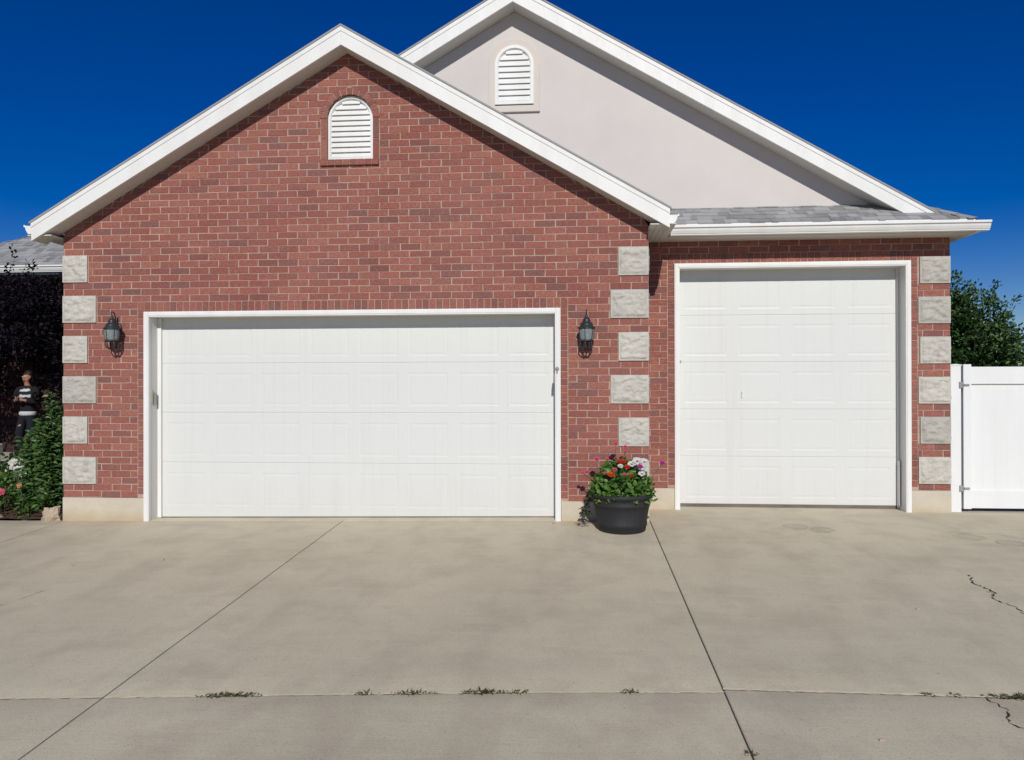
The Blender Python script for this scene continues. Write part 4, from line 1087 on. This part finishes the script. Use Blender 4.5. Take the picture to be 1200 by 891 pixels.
V,E,Rd=chainmesh(jn); skin('trousers',V,E,Rd,M['jeans'],per)
q=MB(); q.tube([(px_-.125,py_-.098,pf+.615),(px_-.07,py_-.102,pf+.64)],.022,8); q.build('torn_patch',M['skin'],per)
for s in (-1,1):
    q=MB(); q.lathe([(0,-.009),(.009,-.006),(.013,0),(.009,.006),(0,.009)],(px_+s*.03,py_-.113,pf+1.612),10); q.build('eye',M['eye'],per)
q=MB(); q.tube([(px_-.024,py_-.112,pf+1.535),(px_,py_-.117,pf+1.532),(px_+.024,py_-.112,pf+1.535)],.006,6); q.build('mouth',M['petal_plum'],per)
V,E,Rd=chainmesh([[('a',(0,-.035,1.715),(.076,.082)),('b',(0,.03,1.67),(.098,.085)),('c',(0,.05,1.57),(.092,.055)),('d',(0,.055,1.46),(.085,.04))]]); skin('hair',V,E,Rd,M['hair'],per)
for s in (-1,1):
    q=MB(); q.box(px_+s*.15-.02-.045,px_+s*.15-.02+.045,py_-.25,py_+.07,pf+.0,pf+.09); q.build('shoe',M['black_cloth'],per,bevel=.02,seg=3)
PS=.83; per.scale=(PS,)*3
ph=MB(); ph.box(px_-.032,px_+.032,py_-.300*PS,py_-.291*PS,pf+1.115*PS,pf+1.25*PS); ph=tag(ph.build('mobile_phone',[M['phone']],bevel=.003),'small dark phone held in both hands by the person','phone')

# ------------------------------------------------------------------ weeds in the joints
def weed(x0,x1,y,h_,n,label,seed):
    rr=random.Random(seed); mb=MB()
    for k in range(n):
        x=rr.uniform(x0,x1); c=1-abs((x-(x0+x1)/2)/((x1-x0)/2+1e-6)); yy=warp(x,y)+rr.gauss(0,.008); a=rr.uniform(0,6.28); L=h_*rr.uniform(.5,1.2)*(.5+.6*c)
        mb.leaf2((x,yy,zg(x,yy)-.006),(math.cos(a)*.9,math.sin(a)*.9,rr.uniform(.15,.9)),(rr.gauss(0,1),rr.gauss(0,1),1),L,L*rr.uniform(.16,.34))
    return tag(mb.build('weed_tuft',[M['leaf_weed']]),label,'weed','weeds in the driveway joints')
weed(-2.22,-1.84,YC,.044,200,'straggly weed patch in the cross joint left of centre on the driveway',1)
weed(-1.31,-1.15,YC,.036,70,'small flat weed in the cross joint just left of the longest weed run',2)
weed(-1.10,-.80,YC,.038,150,'thin weed strip in the cross joint left of the tallest middle weed',3)
weed(-.68,-.40,YC,.046,170,'tallest middle weed in the cross joint below the big garage door',4)
weed(-.40,-.27,YC,.042,70,'short sprig right of the tallest middle weed in the cross joint',5)
weed(.26,.36,YC,.04,55,'lone small weed in the cross joint below the barrel planter',6)
weed(1.97,2.06,YC+.04,.036,60,'leftmost small dark weed in the pale cross joint at right',7)
weed(2.10,2.22,YC+.04,.034,70,'flat weed between two others in the pale cross joint at right',8)
weed(2.30,2.72,YC+.04,.046,260,'widest weed clump in the pale cross joint at right edge',9)
weed(.82,.90,-5.12,.034,30,'weed in the long straight joint at the bottom of the driveway',10)
weed(3.34,3.42,-2.42,.022,40,'tiny dark weed in the jagged crack at right',11)
def pebble(x,y,s_,label):
    o=rock('pebble',label,(x,y,zg(x,y)+s_*.4),s_,s_*.8,s_*.6,x*3,M['boulder_stone']); o['category']='pebble'; o['group']='loose pebbles on the driveway'
pebble(-4.05,-1.75,.017,'dark pebble lying on the slab below the left lantern')
pebble(-4.85,-1.95,.014,'small pebble lying near the left edge of the driveway')
pebble(1.55,-4.95,.012,'pebble on the near slab right of the long straight joint')
pebble(2.6,-2.9,.013,'pebble on the right slab near the jagged crack')
pebble(-.25,-.16,.016,'pebble against the wall beside the big garage door frame')

# ------------------------------------------------------------------ light, sky, camera
el=R(31); az=R(6.5)
sd=Vector((math.sin(az)*math.cos(el),-math.cos(az)*math.cos(el),math.sin(el)))
L=bpy.data.lights.new('sun','SUN'); L.energy=3.3; L.angle=R(.5); L.color=(1.,.965,.885)
so=bpy.data.objects.new('sun',L); COL.objects.link(so); so.rotation_euler=sd.to_track_quat('Z','Y').to_euler(); so.location=(3,-8,8)
W=bpy.data.worlds.new('World'); SC.world=W; W.use_nodes=True; nt=W.node_tree
bg=nt.nodes['Background']; sk=nt.nodes.new('ShaderNodeTexSky'); sk.sky_type='NISHITA'; sk.sun_disc=False
sk.sun_elevation=el; sk.sun_rotation=math.pi-az; sk.altitude=1400; sk.air_density=1.0; sk.dust_density=.12; sk.ozone_density=3.6
hs=nt.nodes.new('ShaderNodeHueSaturation'); hs.inputs['Saturation'].default_value=1.5; hs.inputs['Hue'].default_value=.524; hs.inputs['Value'].default_value=1.35; nt.links.new(sk.outputs[0],hs.inputs['Color']); nt.links.new(hs.outputs[0],bg.inputs['Color']); bg.inputs['Strength'].default_value=.043

cam=bpy.data.cameras.new('camera'); co=bpy.data.objects.new('camera',cam); COL.objects.link(co)
yaw=math.atan(74/900); pt=math.atan(2.5/900); ro=R(.11)
r0=Vector((math.cos(yaw),math.sin(yaw),0)); fw=Vector((-math.sin(yaw),math.cos(yaw),0)); up=Vector((0,0,1))
f2=fw*math.cos(pt)+up*math.sin(pt); u2=up*math.cos(pt)-fw*math.sin(pt)
rr_=r0*math.cos(ro)-u2*math.sin(ro); uu=u2*math.cos(ro)+r0*math.sin(ro)
mt=Matrix((rr_,uu,-f2)).transposed().to_4x4(); mt.translation=Vector((0,-9.0,1.62)); co.matrix_world=mt
cam.sensor_fit='HORIZONTAL'; cam.sensor_width=36; cam.lens=36*900/1200; cam.clip_end=2000; cam.clip_start=.05
SC.camera=co
SC.render.engine='CYCLES'
vs=SC.view_settings; vs.view_transform='Standard'; vs.look='None'; vs.exposure=.08; vs.gamma=1; vs.use_curve_mapping=False
